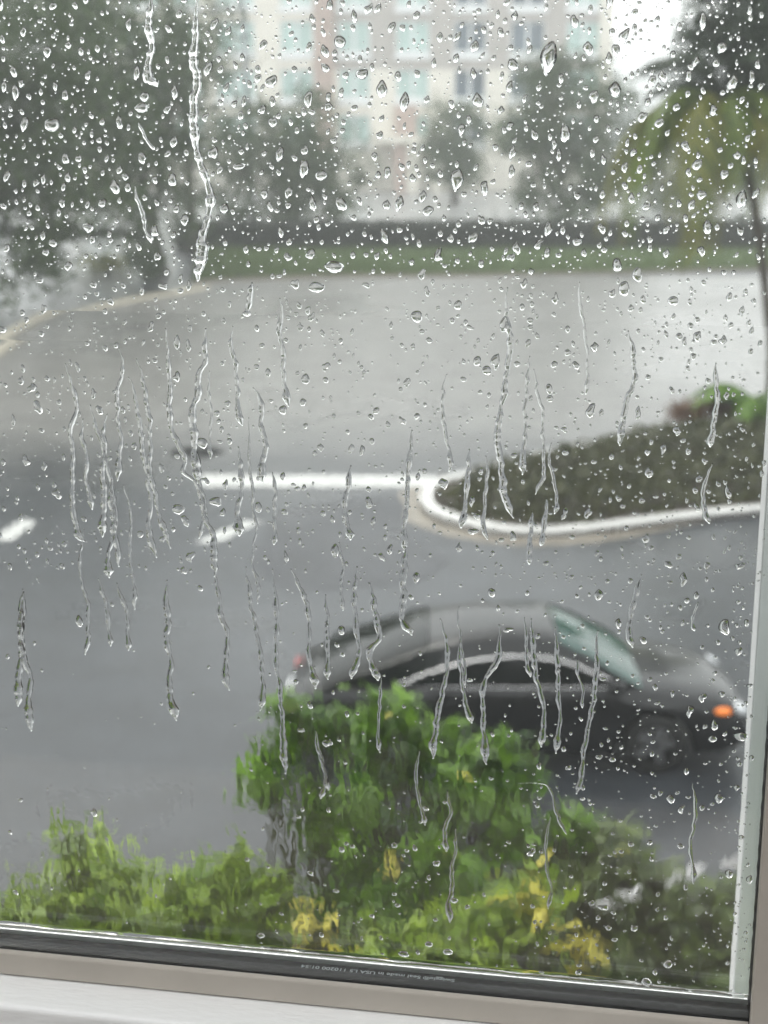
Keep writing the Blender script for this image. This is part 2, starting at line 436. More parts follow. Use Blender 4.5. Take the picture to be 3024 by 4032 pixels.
TG = 'trees along the far side of the road'
def ctree(label, cpx, Y, rad, base_px, seed, leafm, **kw):
    c_ = atY(*cpx, Y); b = Vector((atY(*base_px, Y).x, Y, 0))
    return tree('broadleaf_tree', label, b, 0, c_, rad, seed, leafm, group=TG, **kw)
ctree('large dark tree at the left edge, its low branches hanging over the road', (-20, 480), 50, (4.6, 3.6, 5.6), (-330, 1200), 11, M['leaf_far'], n_clump=160, n_leaf=140, droop=0.3)
ctree('tall dense tree with a bare dark trunk standing behind the small round bush', (520, 430), 63, (4.0, 3.4, 5.2), (640, 1090), 12, M['leaf_far'], n_clump=130, n_leaf=130, trunk_r=0.24, droop=0.3)
ctree('wide bushy tree left of centre rising behind the hedge, below the cream facade', (1120, 660), 80, (4.5, 3.2, 4.0), (1200, 950), 13, M['leaf_far2'], n_clump=120, n_leaf=120, clump_r=1.2)
ctree('small distant round tree in front of the building entrance columns', (1790, 570), 108, (2.9, 2.4, 2.7), (1790, 800), 14, M['leaf_far2'], n_clump=60, n_leaf=110, clump_r=1.1)
ctree('rounded grey-green tree right of centre behind the hedge, reaching the second floor windows', (2230, 560), 84, (4.2, 3.4, 4.7), (2230, 930), 15, M['leaf_far2'], n_clump=130, n_leaf=125, clump_r=1.2)
ctree('thin upper tree showing against the cream wall, leaning over the left lamp post', (700, 120), 72, (3.0, 2.6, 3.4), (760, 1000), 16, M['leaf_far'], n_clump=26, n_leaf=90)
ctree('hazy distant tree low behind the drooping palm', (2720, 720), 95, (6.0, 3.4, 3.8), (2700, 900), 17, M['leaf_far2'], n_clump=80, n_leaf=110, clump_r=1.3)
ctree('blackish green tree crown filling the upper right corner above the palm', (2985, 230), 37, (1.75, 1.8, 2.6), (3330, 1500), 18, M['leaf_dark'], n_clump=130, n_leaf=120, clump_r=0.62, ls=(0.09, 0.2), trunk_r=0.16)

ctree('hazy tree mass farthest back at the left, filling the gap between the two big trees', (190, 200), 78, (5.5, 3.2, 5.6), (200, 900), 19, M['leaf_far'], n_clump=130, n_leaf=120, clump_r=1.3)

# bushes near the lawn corner
def leafy_thing(name, label, cat, cen, rad, seed, leafm, n_clump, n_leaf, clump_r, ls, group=None, kind=None):
    rnd = random.Random(seed)
    base = Vector((cen[0], cen[1], 0)); root = empty(name, base); tag(root, label, cat, group)
    mb = MB()
    for p in crown_points(rnd, Vector(cen) - base, rad, n_clump, n_leaf, clump_r): leaf_quad(mb, p, rnd.uniform(*ls), rnd)
    o = mb.build('foliage', leafm, root)
    sb = MB()
    for k in range(5):
        an = k * 1.26 + rnd.random(); e = Vector((math.cos(an) * rad[0] * 0.5, math.sin(an) * rad[1] * 0.5, cen[2] + rad[2] * 0.3))
        sb.tube([(0.03 * math.cos(an), 0.03 * math.sin(an), 0.0), e * 0.5 + Vector((0, 0, 0.05)), e], [0.025, 0.018, 0.008], 5)
    sb.build('stem', M['stem'], root)
    return root
c_ = atY(575, 1030, 61); leafy_thing('round_bush', 'small dark round bush at the lawn corner below the tall tree trunk', 'bush', (c_.x, 61, 0.75), (0.85, 0.8, 0.75), 31, M['leaf_far'], 34, 60, 0.35, (0.08, 0.18))
c_ = atY(420, 1075, 64); leafy_thing('round_bush', 'low yellowish bush beside the road, left of the dark round bush', 'bush', (c_.x, 64, 0.45), (0.9, 0.6, 0.5), 32, M['frond'], 24, 50, 0.3, (0.08, 0.16))

# hedge behind the lawn
rnd = random.Random(40)
hd = empty('hedge', (4, 75.0, 0)); tag(hd, 'long low dark clipped hedge running behind the lawn strip', 'hedge')
mb = MB()
for i in range(22000):
    x = rnd.uniform(-14, 26); fx = rnd.random()
    zt = 1.22 + 0.12 * noise.noise(Vector((x * 0.8, 0, 3)))
    if fx < 0.6: y, z = rnd.gauss(-0.75, 0.12), rnd.uniform(0.05, zt)
    else: y, z = rnd.uniform(-0.75, 0.75), zt + rnd.gauss(0, 0.06)
    leaf_quad(mb, Vector((x, y, z)), rnd.uniform(0.10, 0.2), rnd)
mb.build('foliage', M['leaf_hedge'], hd)
mb = MB(); mb.box(-13.9, 25.9, -0.6, 0.6, 0, 1.1); mb.build('branch_core', M['leaf_hedge'], hd)

# ------------------------------------------------------------------ island planting
def inside(p, poly):
    r_ = False; j = len(poly) - 1
    for i in range(len(poly)):
        a, b = poly[i], poly[j]
        if (a[1] > p[1]) != (b[1] > p[1]) and p[0] < (b[0] - a[0]) * (p[1] - a[1]) / (b[1] - a[1]) + a[0]: r_ = not r_
        j = i
    return r_
poly = [(p.x, p.y) for p in isl]
rnd = random.Random(44); mb = MB(); n = 0
xs = [p[0] for p in poly]; ys = [p[1] for p in poly]
def edge_d(p): return min((p[0] - q[0]) ** 2 + (p[1] - q[1]) ** 2 for q in poly) ** 0.5
while n < 19000:
    p = (rnd.uniform(min(xs), max(xs)), rnd.uniform(min(ys), max(ys)))
    if not inside(p, poly): continue
    d = edge_d(p)
    if d < (0.30 if p[1] < 26 else 0.62): continue
    hh = min(0.42, 0.07 + d * 0.36) * (0.8 + 0.8 * noise.noise(Vector((p[0] * 1.1, p[1] * 1.1, 0))) + 0.4 * noise.noise(Vector((p[0] * 3, p[1] * 3, 4))))
    z = 0.1 + max(0.04, hh) * rnd.random() ** 0.35
    leaf_quad(mb, Vector((p[0], p[1], z)), rnd.uniform(0.06, 0.15), rnd); n += 1
tag(mb.build('ground_cover', M['leaf_cover']), 'low brown-green ground cover filling the kerbed traffic island', 'ground cover', kind='stuff')
for k, (px, py, lab) in enumerate([(2690, 1668, 'low rust red shrub at the far kerb of the island, left of its neighbour'), (2800, 1650, 'low rust red shrub at the far kerb of the island, nearest the palm')]):
    q = gp(px, py); leafy_thing('red_shrub', lab, 'shrub', (q.x, q.y - 0.5, 0.36), (0.42, 0.32, 0.12), 50 + k, M['leaf_red'], 26, 45, 0.22, (0.06, 0.12), 'rust red shrubs on the island')

# palm on the island
def frond_mesh(name, L, droop, leafm, nl, seed, wid=0.55):
    rnd = random.Random(seed); mb = MB(); pts = []
    for i in range(15):
        t = i / 14; pts.append(Vector((L * t * (1 - 0.32 * droop * t * t), 0, L * (0.34 * t - droop * 0.85 * t ** 2.2))))
    mb.tube(pts, [0.022 * (1 - 0.85 * i / 14) for i in range(15)], 5)
    for i in range(nl):
        t = 0.12 + 0.88 * i / nl; k = min(13, int(t * 14)); p = pts[k].lerp(pts[k + 1], t * 14 - k); tg = (pts[k + 1] - pts[k]).normalized()
        for s in (-1, 1):
            ll = wid * (0.35 + 0.65 * math.sin(math.pi * min(1, t * 0.9 + 0.08))) * rnd.uniform(0.8, 1.15)
            d = (Vector((0, s, 0)) * 0.8 + tg * 0.5 + Vector((0, 0, -0.55 - 0.4 * rnd.random()))).normalized()
            up = tg * 0.018
            mid = p + d * ll * 0.55; tip = p + d * ll + Vector((0, 0, -0.12 * ll))
            mb.add([p - up, p + up, mid + up * 1.3, tip, mid - up * 1.3], [(0, 1, 2, 3, 4)])
    return mb.mesh(name, leafm)
pb = gp(3030, 1560)
palm = empty('palm_tree', pb); tag(palm, 'leaning palm with drooping yellow-green fronds on the traffic island', 'palm tree')
top = atY(2850, 385, pb.y) - pb
mb = MB(); trunk_pts = [(0, 0, 0.0), (-0.03, 0, 1.0), (top.x * 0.28, 0, top.z * 0.5), (top.x * 0.62, 0, top.z * 0.8), tuple(top)]
tp = smooth_path(trunk_pts, 5)
mb.tube(tp, [0.115 * (1 - 0.012 * i) * (1.0 + 0.06 * (i % 2)) for i in range(len(tp))], 12); mb.build('trunk', M['bark'], palm, True)
FM = [frond_mesh('frond_arched', 4.3, 1.0, M['frond_mid'], 62, 1, 0.95), frond_mesh('frond_drooping', 4.3, 1.28, M['frond'], 62, 2, 1.0), frond_mesh('frond_upright', 2.9, 0.6, M['frond_dark'], 44, 3, 0.7), frond_mesh('frond_dry', 2.2, 1.75, M['frond_dead'], 34, 4, 0.4)]
rnd = random.Random(9)
for k in range(42):
    kind = 2 if k < 10 else (0 if k < 25 else 1)
    o = link('frond', FM[kind], palm); o.location = top + Vector((0, 0, 0.15 - 0.012 * k)); o.scale = (rnd.uniform(0.62, 1.15),) * 3
    an = k * 2.4 + rnd.uniform(-0.5, 0.5)
    o.rotation_euler = (rnd.uniform(-0.35, 0.35), rnd.uniform(-0.75, -0.1) if kind == 2 else rnd.uniform(-0.2, 0.35), an)
for k in range(5):
    o = link('dry_frond', FM[3], palm); o.location = top + Vector((0, 0, -0.2)); o['label'] = 'dry brown hanging frond'
    o.rotation_euler = (0, 0.55 + 0.1 * k, [math.pi, math.pi + 0.35, 2.7, 0.4, 3.5][k])

sp = gp(2985, 1690)
sm = empty('young_palm', sp); tag(sm, 'small bright green feathery plant at the foot of the palm on the island', 'plant')
FY = frond_mesh('frond_young', 1.15, 1.0, M['leaf_green'], 26, 8, 0.34)
for k in range(13):
    o = link('frond', FY, sm); o.location = (0, 0, 0.38); o.rotation_euler = (0, rnd.uniform(-1.0, -0.2), k * 2.4); o.scale = (rnd.uniform(1.0, 1.75),) * 3
mb = MB(); mb.tube([(0, 0, 0.05), (0, 0, 0.4)], [0.06, 0.05], 7); mb.build('stem', M['bark'], sm)

# ------------------------------------------------------------------ apartment building
BY = 125.0
bl = empty('apartment_building', (0, BY, 0))
tag(bl, 'large pale apartment building with teal windows beyond the trees', 'building')
def BX(px): return atY(px, 400, BY).x
def BZ(py): return atY(1512, py, BY).z
XL, XR, XP0, XP1 = BX(250), BX(2395), BX(1240), BX(1312)
TOPZ = 25.2
rows = [(BZ(392), BZ(273)), (BZ(212), BZ(82))]
st = rows[1][0] - rows[0][0]
rows += [(rows[1][0] + st * k, rows[1][1] + st * k) for k in (1, 2, 3)]
rows = [(rows[0][0] - st, rows[0][1] - st)] + rows
wins_r = [(BX(a), BX(b)) for a, b in ((1332, 1458), (1558, 1690), (1785, 1913), (2004, 2141), (2223, 2360))]
wins_l = [(BX(a), BX(b)) for a, b in ((300, 440), (500, 640), (690, 800), (857, 1012), (1107, 1238))]
core = MB(); core.box(XL + 0.3, XR - 0.3, 0.9, 22, 0, TOPZ - 0.1); core.build('core', M['tan'], bl)
def facade(x0, x1, wins, y0, mlow, mhigh):
    """spandrel bands and piers in front of the core; openings stay open"""
    z = 0.0
    for r_, (a, b) in enumerate(rows):
        m = mlow if r_ < 2 else mhigh
        mb = MB(); mb.box(x0, x1, y0, y0 + 0.55, z, a); mb.build('spandrel', m, bl)
        edges = [x0] + [e for w_ in wins for e in w_] + [x1]
        for k in range(0, len(edges), 2):
            mb = MB(); mb.box(edges[k], edges[k + 1], y0 + 0.002, y0 + 0.55, a, b); mb.build('pier', m, bl)
        z = b
    mb = MB(); mb.box(x0, x1, y0, y0 + 0.55, z, TOPZ); mb.build('parapet', mhigh, bl)
facade(XP1, XR, wins_r, 0.0, M['cream'], M['tan'])
facade(XL, XP0, wins_l, -0.5, M['cream'], M['cream'])
mb = MB(); mb.box(XP0, XP1, -0.9, 0.9, 3.2, TOPZ + 0.3); mb.build('corner_pier', M['brick'], bl)
mb = MB(); mb.box(XR - 0.9, XR + 0.15, -0.25, 0.5, 0, TOPZ + 0.2); mb.build('corner_strip', M['cream'], bl)['label'] = 'cream corner strip'
rnd = random.Random(77)
def bwin(x0, x1, a, b, y0, dark):
    fr = MB(); t = 0.14
    fr.box(x0, x1, y0 + 0.2, y0 + 0.36, a, a + t * 1.6); fr.box(x0, x1, y0 + 0.2, y0 + 0.36, b - t, b)
    fr.box(x0, x0 + t, y0 + 0.2, y0 + 0.36, a + t * 1.6, b - t); fr.box(x1 - t, x1, y0 + 0.2, y0 + 0.36, a + t * 1.6, b - t)
    xm = (x0 + x1) / 2; fr.box(xm - t * 0.7, xm + t * 0.7, y0 + 0.19, y0 + 0.36, a + t * 1.6, b - t)
    w_ = fr.build('window', M['frame_white'], bl)
    for xa, xb in ((x0 + t, xm - t * 0.7), (xm + t * 0.7, x1 - t)):
        p = MB(); p.box(xa, xb, y0 + 0.28, y0 + 0.31, a + t * 1.6, b - t); p.build('pane', M['pane_dark'] if dark else M['pane_teal'], w_)
    s = MB(); s.box(x0 - 0.12, x1 + 0.12, y0 - 0.14, y0 - 0.002, a - 0.42, a); s.build('sill', M['frame_white'], w_)
for r_, (a, b) in enumerate(rows):
    for k, (x0, x1) in enumerate(wins_r): bwin(x0, x1, a, b, 0.0, k in (2, 3) if r_ < 4 else k == 1)
    for k, (x0, x1) in enumerate(wins_l): bwin(x0, x1, a, b, -0.5, False)
# entrance canopy on columns
mb = MB(); mb.box(BX(1480), BX(1760), -3.2, 0.0 - 0.002, 3.7, 4.3); mb.build('entrance_canopy', M['cream'], bl)
for px, m in ((1575, 'brick'), (1625, 'cream'), (1720, 'cream')):
    x = BX(px); mb = MB(); mb.box(x - 0.45, x + 0.45, -2.9, -2.1, 0, 3.7 - 0.002); mb.build('column', M[m], bl)
mb = MB(); mb.box(BX(1555), BX(1640), -0.6, -0.003, 2.2, 6.6); mb.build('entrance_panel', M['brick'], bl)
mb = MB(); mb.box(XL - 0.2, XR + 0.3, -1.1, 22.2, TOPZ + 0.3, TOPZ + 0.6); mb.build('roof', M['tan'], bl)

# lamp post in front of it
lx = atY(966, 400, 88).x
lpst = empty('lamp_post', (lx, 88, 0)); tag(lpst, 'tall grey lamp post standing in front of the cream facade', 'lamp post')
mb = MB(); mb.tube([(0.25, 0, 0), (0.12, 0, 7), (-0.12, 0, 14.5)], [0.17, 0.15, 0.11], 12); mb.build('pole', M['steel'], lpst, True)
mb = MB(); mb.box(-1.5, -0.05, -0.06, 0.06, 14.3, 14.4); mb.build('arm', M['steel'], lpst)
mb = MB(); mb.box(-2.1, -1.4, -0.2, 0.2, 14.22, 14.42); mb.build('lamp_head', M['steel'], lpst)

# ------------------------------------------------------------------ the parked car
def car():
    root = empty('parked_car', (1.43, 15.75, 0)); tag(root, 'dark grey sedan parked at the kerb behind the green shrub', 'car')
    XW = (-1.38, 1.40)
    def zt(x):                                    # hood, shoulder and boot line
        k = [(-2.42, 0.66), (-2.3, 0.84), (-2.0, 0.93), (-1.2, 0.95), (0, 0.95), (0.9, 0.94), (1.6, 0.88), (2.1, 0.78), (2.32, 0.68), (2.43, 0.55)]
        for a, b in zip(k, k[1:]):
            if x <= b[0]: f = (x - a[0]) / (b[0] - a[0]); return a[1] + (b[1] - a[1]) * f
        return k[-1][1]
    def hw(x): return 0.905 * (1 - 0.22 * max(0, (abs(x) - 1.5) / 0.93) ** 2.2) 
    rings = []; N = 64
    for i in range(N + 1):
        x = -2.42 + 4.85 * i / N; w_ = hw(x); z1 = zt(x); zl = 0.22 + 0.12 * max(0, (abs(x) - 2.1) / 0.3) ** 2
        for xw in XW:
            if abs(x - xw) < 0.37: zl = max(zl, 0.32 + math.sqrt(0.37 ** 2 - (x - xw) ** 2))
        zl = min(zl, z1 - 0.22)
        half = [(w_ * 0.55, zl), (w_ * 0.96, zl), (w_ * 0.985, zl + 0.03), (w_, zl + (z1 - zl) * 0.45), (w_ * 0.985, z1 - 0.13), (w_ * 0.95, z1 - 0.05), (w_ * 0.86, z1), (w_ * 0.45, z1 + 0.035)]
        rings.append([(x, y, z) for y, z in half] + [(x, -y, z) for y, z in reversed(half)])
    mb = MB(); mb.loft(rings); body = mb.build('body', M['car'], root, True)
    # roof line
    def zr(x):
        k = [(-2.15, 0.93), (-1.6, 1.12), (-1.1, 1.30), (-0.6, 1.41), (-0.1, 1.445), (0.35, 1.41), (0.7, 1.27), (1.1, 1.04), (1.28, 0.93)]
        for a, b in zip(k, k[1:]):
            if x <= b[0]: f = (x - a[0]) / (b[0] - a[0]); f = f; return a[1] + (b[1] - a[1]) * f
        return k[-1][1]
    def yr(x): return 0.585 - 0.05 * max(0, abs(x + 0.1) - 0.5) ** 2
    def ybelt(x): return 0.80
    def yside(x, z): f = max(0, (z - 0.95) / 0.47); return 0.82 - 0.10 * f - 0.13 * f ** 3
    def topgrid(x0, x1, n, inset, dz=0.0):
        rr = []
        for i in range(n + 1):
            x = x0 + (x1 - x0) * i / n; z = zr(x); ye = yside(x, z - 0.03) - inset
            rr.append([(x, ye * (j / 6 - 1) if j < 7 else 0, z + dz + 0.045 * (1 - (j / 6 - 1) ** 2) - (0.03 if j == 0 else 0)) for j in range(7)] + [(x, ye * (j / 6), z + dz + 0.045 * (1 - (j / 6) ** 2) - (0.03 if j == 6 else 0)) for j in range(1, 7)])
        return rr
    mb = MB(); mb.loft(topgrid(-0.95, 0.38, 14, 0.0), close=False); mb.build('roof', M['car'], root, True)
    mb = MB(); mb.loft(topgrid(0.39, 1.26, 10, 0.045, -0.012), close=False); mb.build('windscreen', M['windscreen'], root, True)
    mb = MB(); mb.loft(topgrid(-2.1, -0.96, 10, 0.03, -0.012), close=False); mb.build('rear_window', M['car_glass'], root, True)
    # dark cabin inside
    rr = []
    for i in range(13):
        x = -1.95 + 3.15 * i / 12; z = max(0.93, zr(x) - 0.06); y = yside(x, z) - 0.07
        rr.append([(x, -0.68, 0.9), (x, -y, z), (x, y, z), (x, 0.68, 0.9)])
    mb = MB(); mb.loft(rr); mb.build('cabin', M['black'], root)
    # pillars, side glass, bright trim
    arc = smooth_path([(-1.28, 0, 0.97), (-0.95, 0, 1.09), (-0.5, 0, 1.20), (-0.02, 0, 1.245), (0.4, 0, 1.20), (0.78, 0, 1.07), (1.04, 0, 0.96)], 4)
    for s in (-1, 1):
        a = MB(); top_ = [(p.x, s * (yside(p.x, p.z) + 0.004), p.z) for p in arc]; bot = [(p.x, s * (yside(p.x, 0.955) + 0.004), 0.955) for p in arc]
        a.loft([top_, bot], close=False); a.build('side_window', M['car_glass'], root)
        t_ = MB(); t_.tube([(x, y + s * 0.006, z + 0.012) for x, y, z in top_], 0.021, 8); t_.build('window_trim', M['chrome'], root, True)
        b_ = MB(); b_.tube([(-1.25, s * 0.815, 0.955), (0, s * 0.82, 0.95), (1.02, s * 0.815, 0.945)], 0.008, 6); b_.build('belt_trim', M['chrome'], root)
        for xa, xb in ((-0.93, -0.03), (0.0, 1.0)):
            dr = []
            for i in range(9):
                x = xa + (xb - xa) * i / 8; w_ = hw(x) + 0.004; z1 = zt(x)
                zl = 0.26
                for xw in XW:
                    if abs(x - xw) < 0.42: zl = max(zl, 0.34 + math.sqrt(0.42 ** 2 - (x - xw) ** 2))
                dr.append([(x, s * w_ * 0.987, zl), (x, s * (w_ + 0.001), zl + (z1 - zl) * 0.45), (x, s * w_ * 0.987, z1 - 0.13), (x, s * w_ * 0.952, z1 - 0.05)])
            a = MB(); a.loft(dr, close=False); a.build('door', M['car'], root, True)
        # painted surround between window and roof edge
        xs_ = [-2.1 + 3.36 * i / 24 for i in range(25)]
        up = [(x, s * (yside(x, zr(x) - 0.03) + 0.0), zr(x) - 0.02) for x in xs_]; dn = []
        for x in xs_:
            z = 0.955
            for p, q in zip(arc, arc[1:]):
                if p.x <= x <= q.x: z = p.z + (q.z - p.z) * (x - p.x) / (q.x - p.x)
            dn.append((x, s * (yside(x, z)), min(z, zr(x) - 0.02)))
        a = MB(); a.loft([up[9:], dn[9:]], close=False); a.build('roof_pillar', M['car'], root, True)
        a = MB(); a.loft([up[:10], dn[:10]], close=False); a.build('rear_quarter_window', M['car_glass'], root, True)
        a = MB(); a.box(-0.06, 0.02, min(s * 0.765, s * 0.775), max(s * 0.765, s * 0.775), 0.95, 1.335, Matrix.Translation((0, s * 0.0, 0))); 
        m_ = MB(); m_.loft([[(0.92 + dx, s * (0.86 + dy), 1.0 + dz) for dx, dy, dz in ((0, -.06, -.05), (0, .13, -.06), (-.03, .14, .06), (-.02, -.05, .05))], [(1.06, s * (0.86 + dy), 1.0 + dz) for dy, dz in ((-.04, -.03), (.09, -.04), (.09, .03), (-.03, .03))]]); m_.build('mirror', M['car'], root, True)
        # lamps
        h = MB(); ring = []
        for x, zc, hh, ww in ((2.02, 0.735, 0.012, 0.74), (2.12, 0.72, 0.05, 0.735), (2.24, 0.69, 0.06, 0.66), (2.33, 0.655, 0.05, 0.56), (2.37, 0.64, 0.02, 0.5)):
            yo = hw(x) * 1.0; ring.append([(x, s * (yo * f), zc + hh * g_) for f, g_ in ((0.80, 0.9), (0.97, 0.9), (1.012, 0.2), (1.012, -0.9), (0.9, -1.0))])
        h.loft(ring[2:]); h.build('headlight', M['lens'], root, True)
        tb_ = []
        for x, zc, hh in ((2.01, 0.69, 0.010), (2.06, 0.688, 0.030), (2.13, 0.68, 0.034), (2.175, 0.675, 0.02)):
            yo = hw(x); tb_.append([(x, s * (yo - 0.03), zc + hh), (x, s * (yo + 0.016), zc + hh * 0.8), (x, s * (yo + 0.018), zc - hh), (x, s * (yo - 0.03), zc - hh)])
        h = MB(); h.loft(tb_); h.build('turn_signal', M['amber'], root, True)['label'] = 'amber turn signal lens'
        h = MB(); h.box(-2.425, -2.30, min(s * 0.5, s * 0.78), max(s * 0.5, s * 0.78), 0.62, 0.70); h.build('tail_light', M['taillight'], root)
        for xd in (0.28, -0.72):
            dh = MB(); dh.box(xd - 0.1, xd + 0.1, min(s * 0.895, s * 0.925), max(s * 0.895, s * 0.925), 0.80, 0.83); dh.build('door_handle', M['car'], root)
        for xw in XW:
            n_ = 28; prof = [(0.20, -0.1), (0.30, -0.11), (0.325, -0.07), (0.325, 0.07), (0.30, 0.11), (0.20, 0.1)]
            ty = MB(); ty.loft([[(xw + r_ * math.cos(k * 2 * math.pi / n_), s * 0.78 + y, 0.325 + r_ * math.sin(k * 2 * math.pi / n_)) for k in range(n_)] for r_, y in prof], cap=False)
            wl = ty.build('wheel', M['tyre'], root, True)
            rm = MB()
            for k in range(5):
                an = k * 2 * math.pi / 5; cx, sx = math.cos(an), math.sin(an)
                rm.add([(xw + cx * a_ - sx * b_, s * (0.78 + y), 0.325 + sx * a_ + cx * b_) for y in (0.07, 0.085) for a_, b_ in ((0.0, -0.03), (0.21, -0.045), (0.21, 0.045), (0.0, 0.03))], [(0, 1, 2, 3), (7, 6, 5, 4), (0, 4, 5, 1), (1, 5, 6, 2), (2, 6, 7, 3), (3, 7, 4, 0)])
            rm.build('rim', M['rim'], wl)
    mb = MB(); mb.box(2.30, 2.44, -0.5, 0.5, 0.30, 0.46); mb.build('grille', M['black'], root)
    mb = MB(); mb.box(-2.45, -2.40, -0.26, 0.26, 0.55, 0.67); mb.build('licence_plate', M['frame_white'], root)
    return root
car()

# ------------------------------------------------------------------ near shrubs
def leaf_mesh(name, L, W, m, curl):
    mb = MB(); top_, bot = [], []
    pts = []
    for i in range(6):
        t = i / 5; wdt = W * math.sin(math.pi * (0.06 + 0.94 * t) ** 0.85) * 0.5 if i < 5 else 0.002
        z = -curl * L * t * t
        pts.append([(-wdt, L * t, z + 0.25 * wdt), (0, L * t, z), (wdt, L * t, z + 0.25 * wdt)])
    mb.loft(pts, close=False)
    return mb.mesh(name, m, True)

LEAF = {k: [leaf_mesh('leaf', a, b, M[k], c) for a, b, c in ((0.20, 0.065, 0.25), (0.15, 0.055, 0.5), (0.24, 0.07, 0.4))] for k in ('leaf_green', 'leaf_bright', 'leaf_olive', 'leaf_yellow')}
def shrub(name, label, base, blobs, seed, key, n_obj, n_stuff, group=None, accent=None, n_acc=0, cat='shrub', lsz=1.0):
    """blobs: list of (centre, radii) in local metres; leaves grow in whorls on twigs"""
    rnd = random.Random(seed); root = empty(name, base); tag(root, label, cat, group)
    sb = MB(); tips = []
    tot = sum(r_[0] * r_[1] * r_[2] for _, r_ in blobs)
    for cen, rad in blobs:
        cen = Vector(cen)
        nt_ = max(6, int(60 * rad[0] * rad[1] * rad[2] / tot * 3))
        for k in range(nt_):
            d = Vector((rnd.gauss(0, 1), rnd.gauss(0, 1), rnd.gauss(0.25, 0.9))).normalized() * rnd.random() ** 0.4
            tip = cen + Vector((d.x * rad[0], d.y * rad[1], d.z * rad[2])); tip.z = max(0.1, tip.z)
            tips.append((tip, (tip - cen * Vector((1, 1, 0.7)).length / 1.6).normalized() if False else Vector((d.x, d.y, abs(d.z) + 0.5)).normalized()))
        for k in range(9):
            an = rnd.random() * 6.28; e = cen + Vector((math.cos(an) * rad[0] * 0.6, math.sin(an) * rad[1] * 0.6, rad[2] * rnd.uniform(0, 0.8)))
            b0 = Vector((cen.x * 0.7 + rnd.gauss(0, .1), cen.y * 0.7 + rnd.gauss(0, .1), 0.0))
            sb.tube([b0, b0.lerp(e, 0.5) + Vector((rnd.gauss(0, .05), rnd.gauss(0, .05), 0.1)), e], [0.02, 0.014, 0.006], 5)
    sb.build('stem', M['stem'], root)
    def place(j):
        tip, ax = tips[j % len(tips)]
        an = j * 2.4; o1 = ax.orthogonal().normalized(); o2 = ax.cross(o1)
        d = (o1 * math.cos(an) + o2 * math.sin(an)) * rnd.uniform(0.5, 1) + ax * rnd.uniform(0.05, 0.8)
        d.normalize()
        p = tip + ax * rnd.uniform(-0.28, 0.08) + Vector((rnd.gauss(0, .03), rnd.gauss(0, .03), rnd.gauss(0, .03)))
        z = (Vector((0, 0, 1)) - d * d.z + Vector((rnd.gauss(0, .2), rnd.gauss(0, .2), 0))).normalized(); x = d.cross(z).normalized(); z = x.cross(d)
        sc = rnd.uniform(0.7, 1.25) * lsz
        return Matrix(((x.x * sc, d.x * sc, z.x * sc, p.x), (x.y * sc, d.y * sc, z.y * sc, p.y), (x.z * sc, d.z * sc, z.z * sc, p.z), (0, 0, 0, 1)))
    order = list(range(len(tips)))
    tips.sort(key=lambda q: q[0].y - q[0].z * 0.7)          # the ones that face the window come first
    for j in range(n_obj):
        o = link('leaf', LEAF[key][j % 3], root); o.matrix_local = place(j * 7)
    for j in range(n_acc):
        o = link('leaf', rnd.choice(LEAF[accent]), root); mm = place(j); o.matrix_local = mm; o['label'] = 'yellow leaf'
    mb = MB()
    for j in range(n_stuff):
        me = LEAF[key][j % 3]; mm = place(j * 3 + 1)
        mb.add([mm @ v.co for v in me.vertices], [tuple(p.vertices) for p in me.polygons])
    if n_stuff:
        f = mb.build('foliage', M[key], root, True); f['kind'] = 'stuff'
    return root

SG = 'shrubs in the bed below the window'
def sx(px, py, Y): v = atY(px, py, Y); return v
b0 = sx(1520, 3300, 11.3); base = Vector((b0.x, 11.3, 0.03))
def lc(px, py, dy=0): v = atY(px, py, 11.3 + dy); return tuple(v - base)
shrub('green_shrub', 'tall bright green shrub in front of the parked dark car', base,
      [(lc(1180, 2900, .2), (.32, .4, .42)), (lc(1420, 2890), (.3, .4, .38)), (lc(1480, 3000), (.55, .5, .42)), (lc(1850, 3080), (.62, .5, .40)), (lc(1250, 3250, -.2), (.4, .5, .3)), (lc(1700, 3350, -.3), (.95, .6, .45)), (lc(2150, 3330), (.55, .5, .35)), (lc(1050, 2980), (.14, .2, .28)), (lc(1600, 2880), (.3, .3, .25)), (lc(2020, 2960), (.34, .3, .25)), (lc(1500, 3500, -.3), (.9, .5, .4))],
      101, 'leaf_green', 300, 6500, SG, 'leaf_yellow', 9, lsz=0.8)
b1 = sx(2550, 3600, 10.9); base = Vector((b1.x, 10.9, 0.03))
def lc(px, py, dy=0): v = atY(px, py, 10.9 + dy); return tuple(v - base)
shrub('olive_shrub', 'low dull olive shrub with white flowers at the bottom right', base,
      [(lc(2350, 3420), (.5, .5, .32)), (lc(2350, 3620), (.55, .5, .42)), (lc(2700, 3560), (.6, .5, .34)), (lc(2450, 3880, -.5), (.7, .4, .4)), (lc(2850, 3860, -.4), (.6, .4, .4)), (lc(2950, 3560, .3), (.4, .3, .2))],
      102, 'leaf_olive', 300, 6000, SG, 'leaf_yellow', 3, lsz=0.8)
ol = bpy.data.objects['olive_shrub']; rnd = random.Random(5)
fl = MB()
for k in range(6):
    an = k * math.pi / 3; c, s = math.cos(an), math.sin(an)
    fl.add([(0, 0, 0), (0.05 * c - 0.028 * s, 0.05 * s + 0.028 * c, 0.02), (0.085 * c, 0.085 * s, 0.012), (0.05 * c + 0.028 * s, 0.05 * s - 0.028 * c, 0.02)], [(0, 1, 2, 3)])
flm = fl.mesh('flower', M['petal'], False)
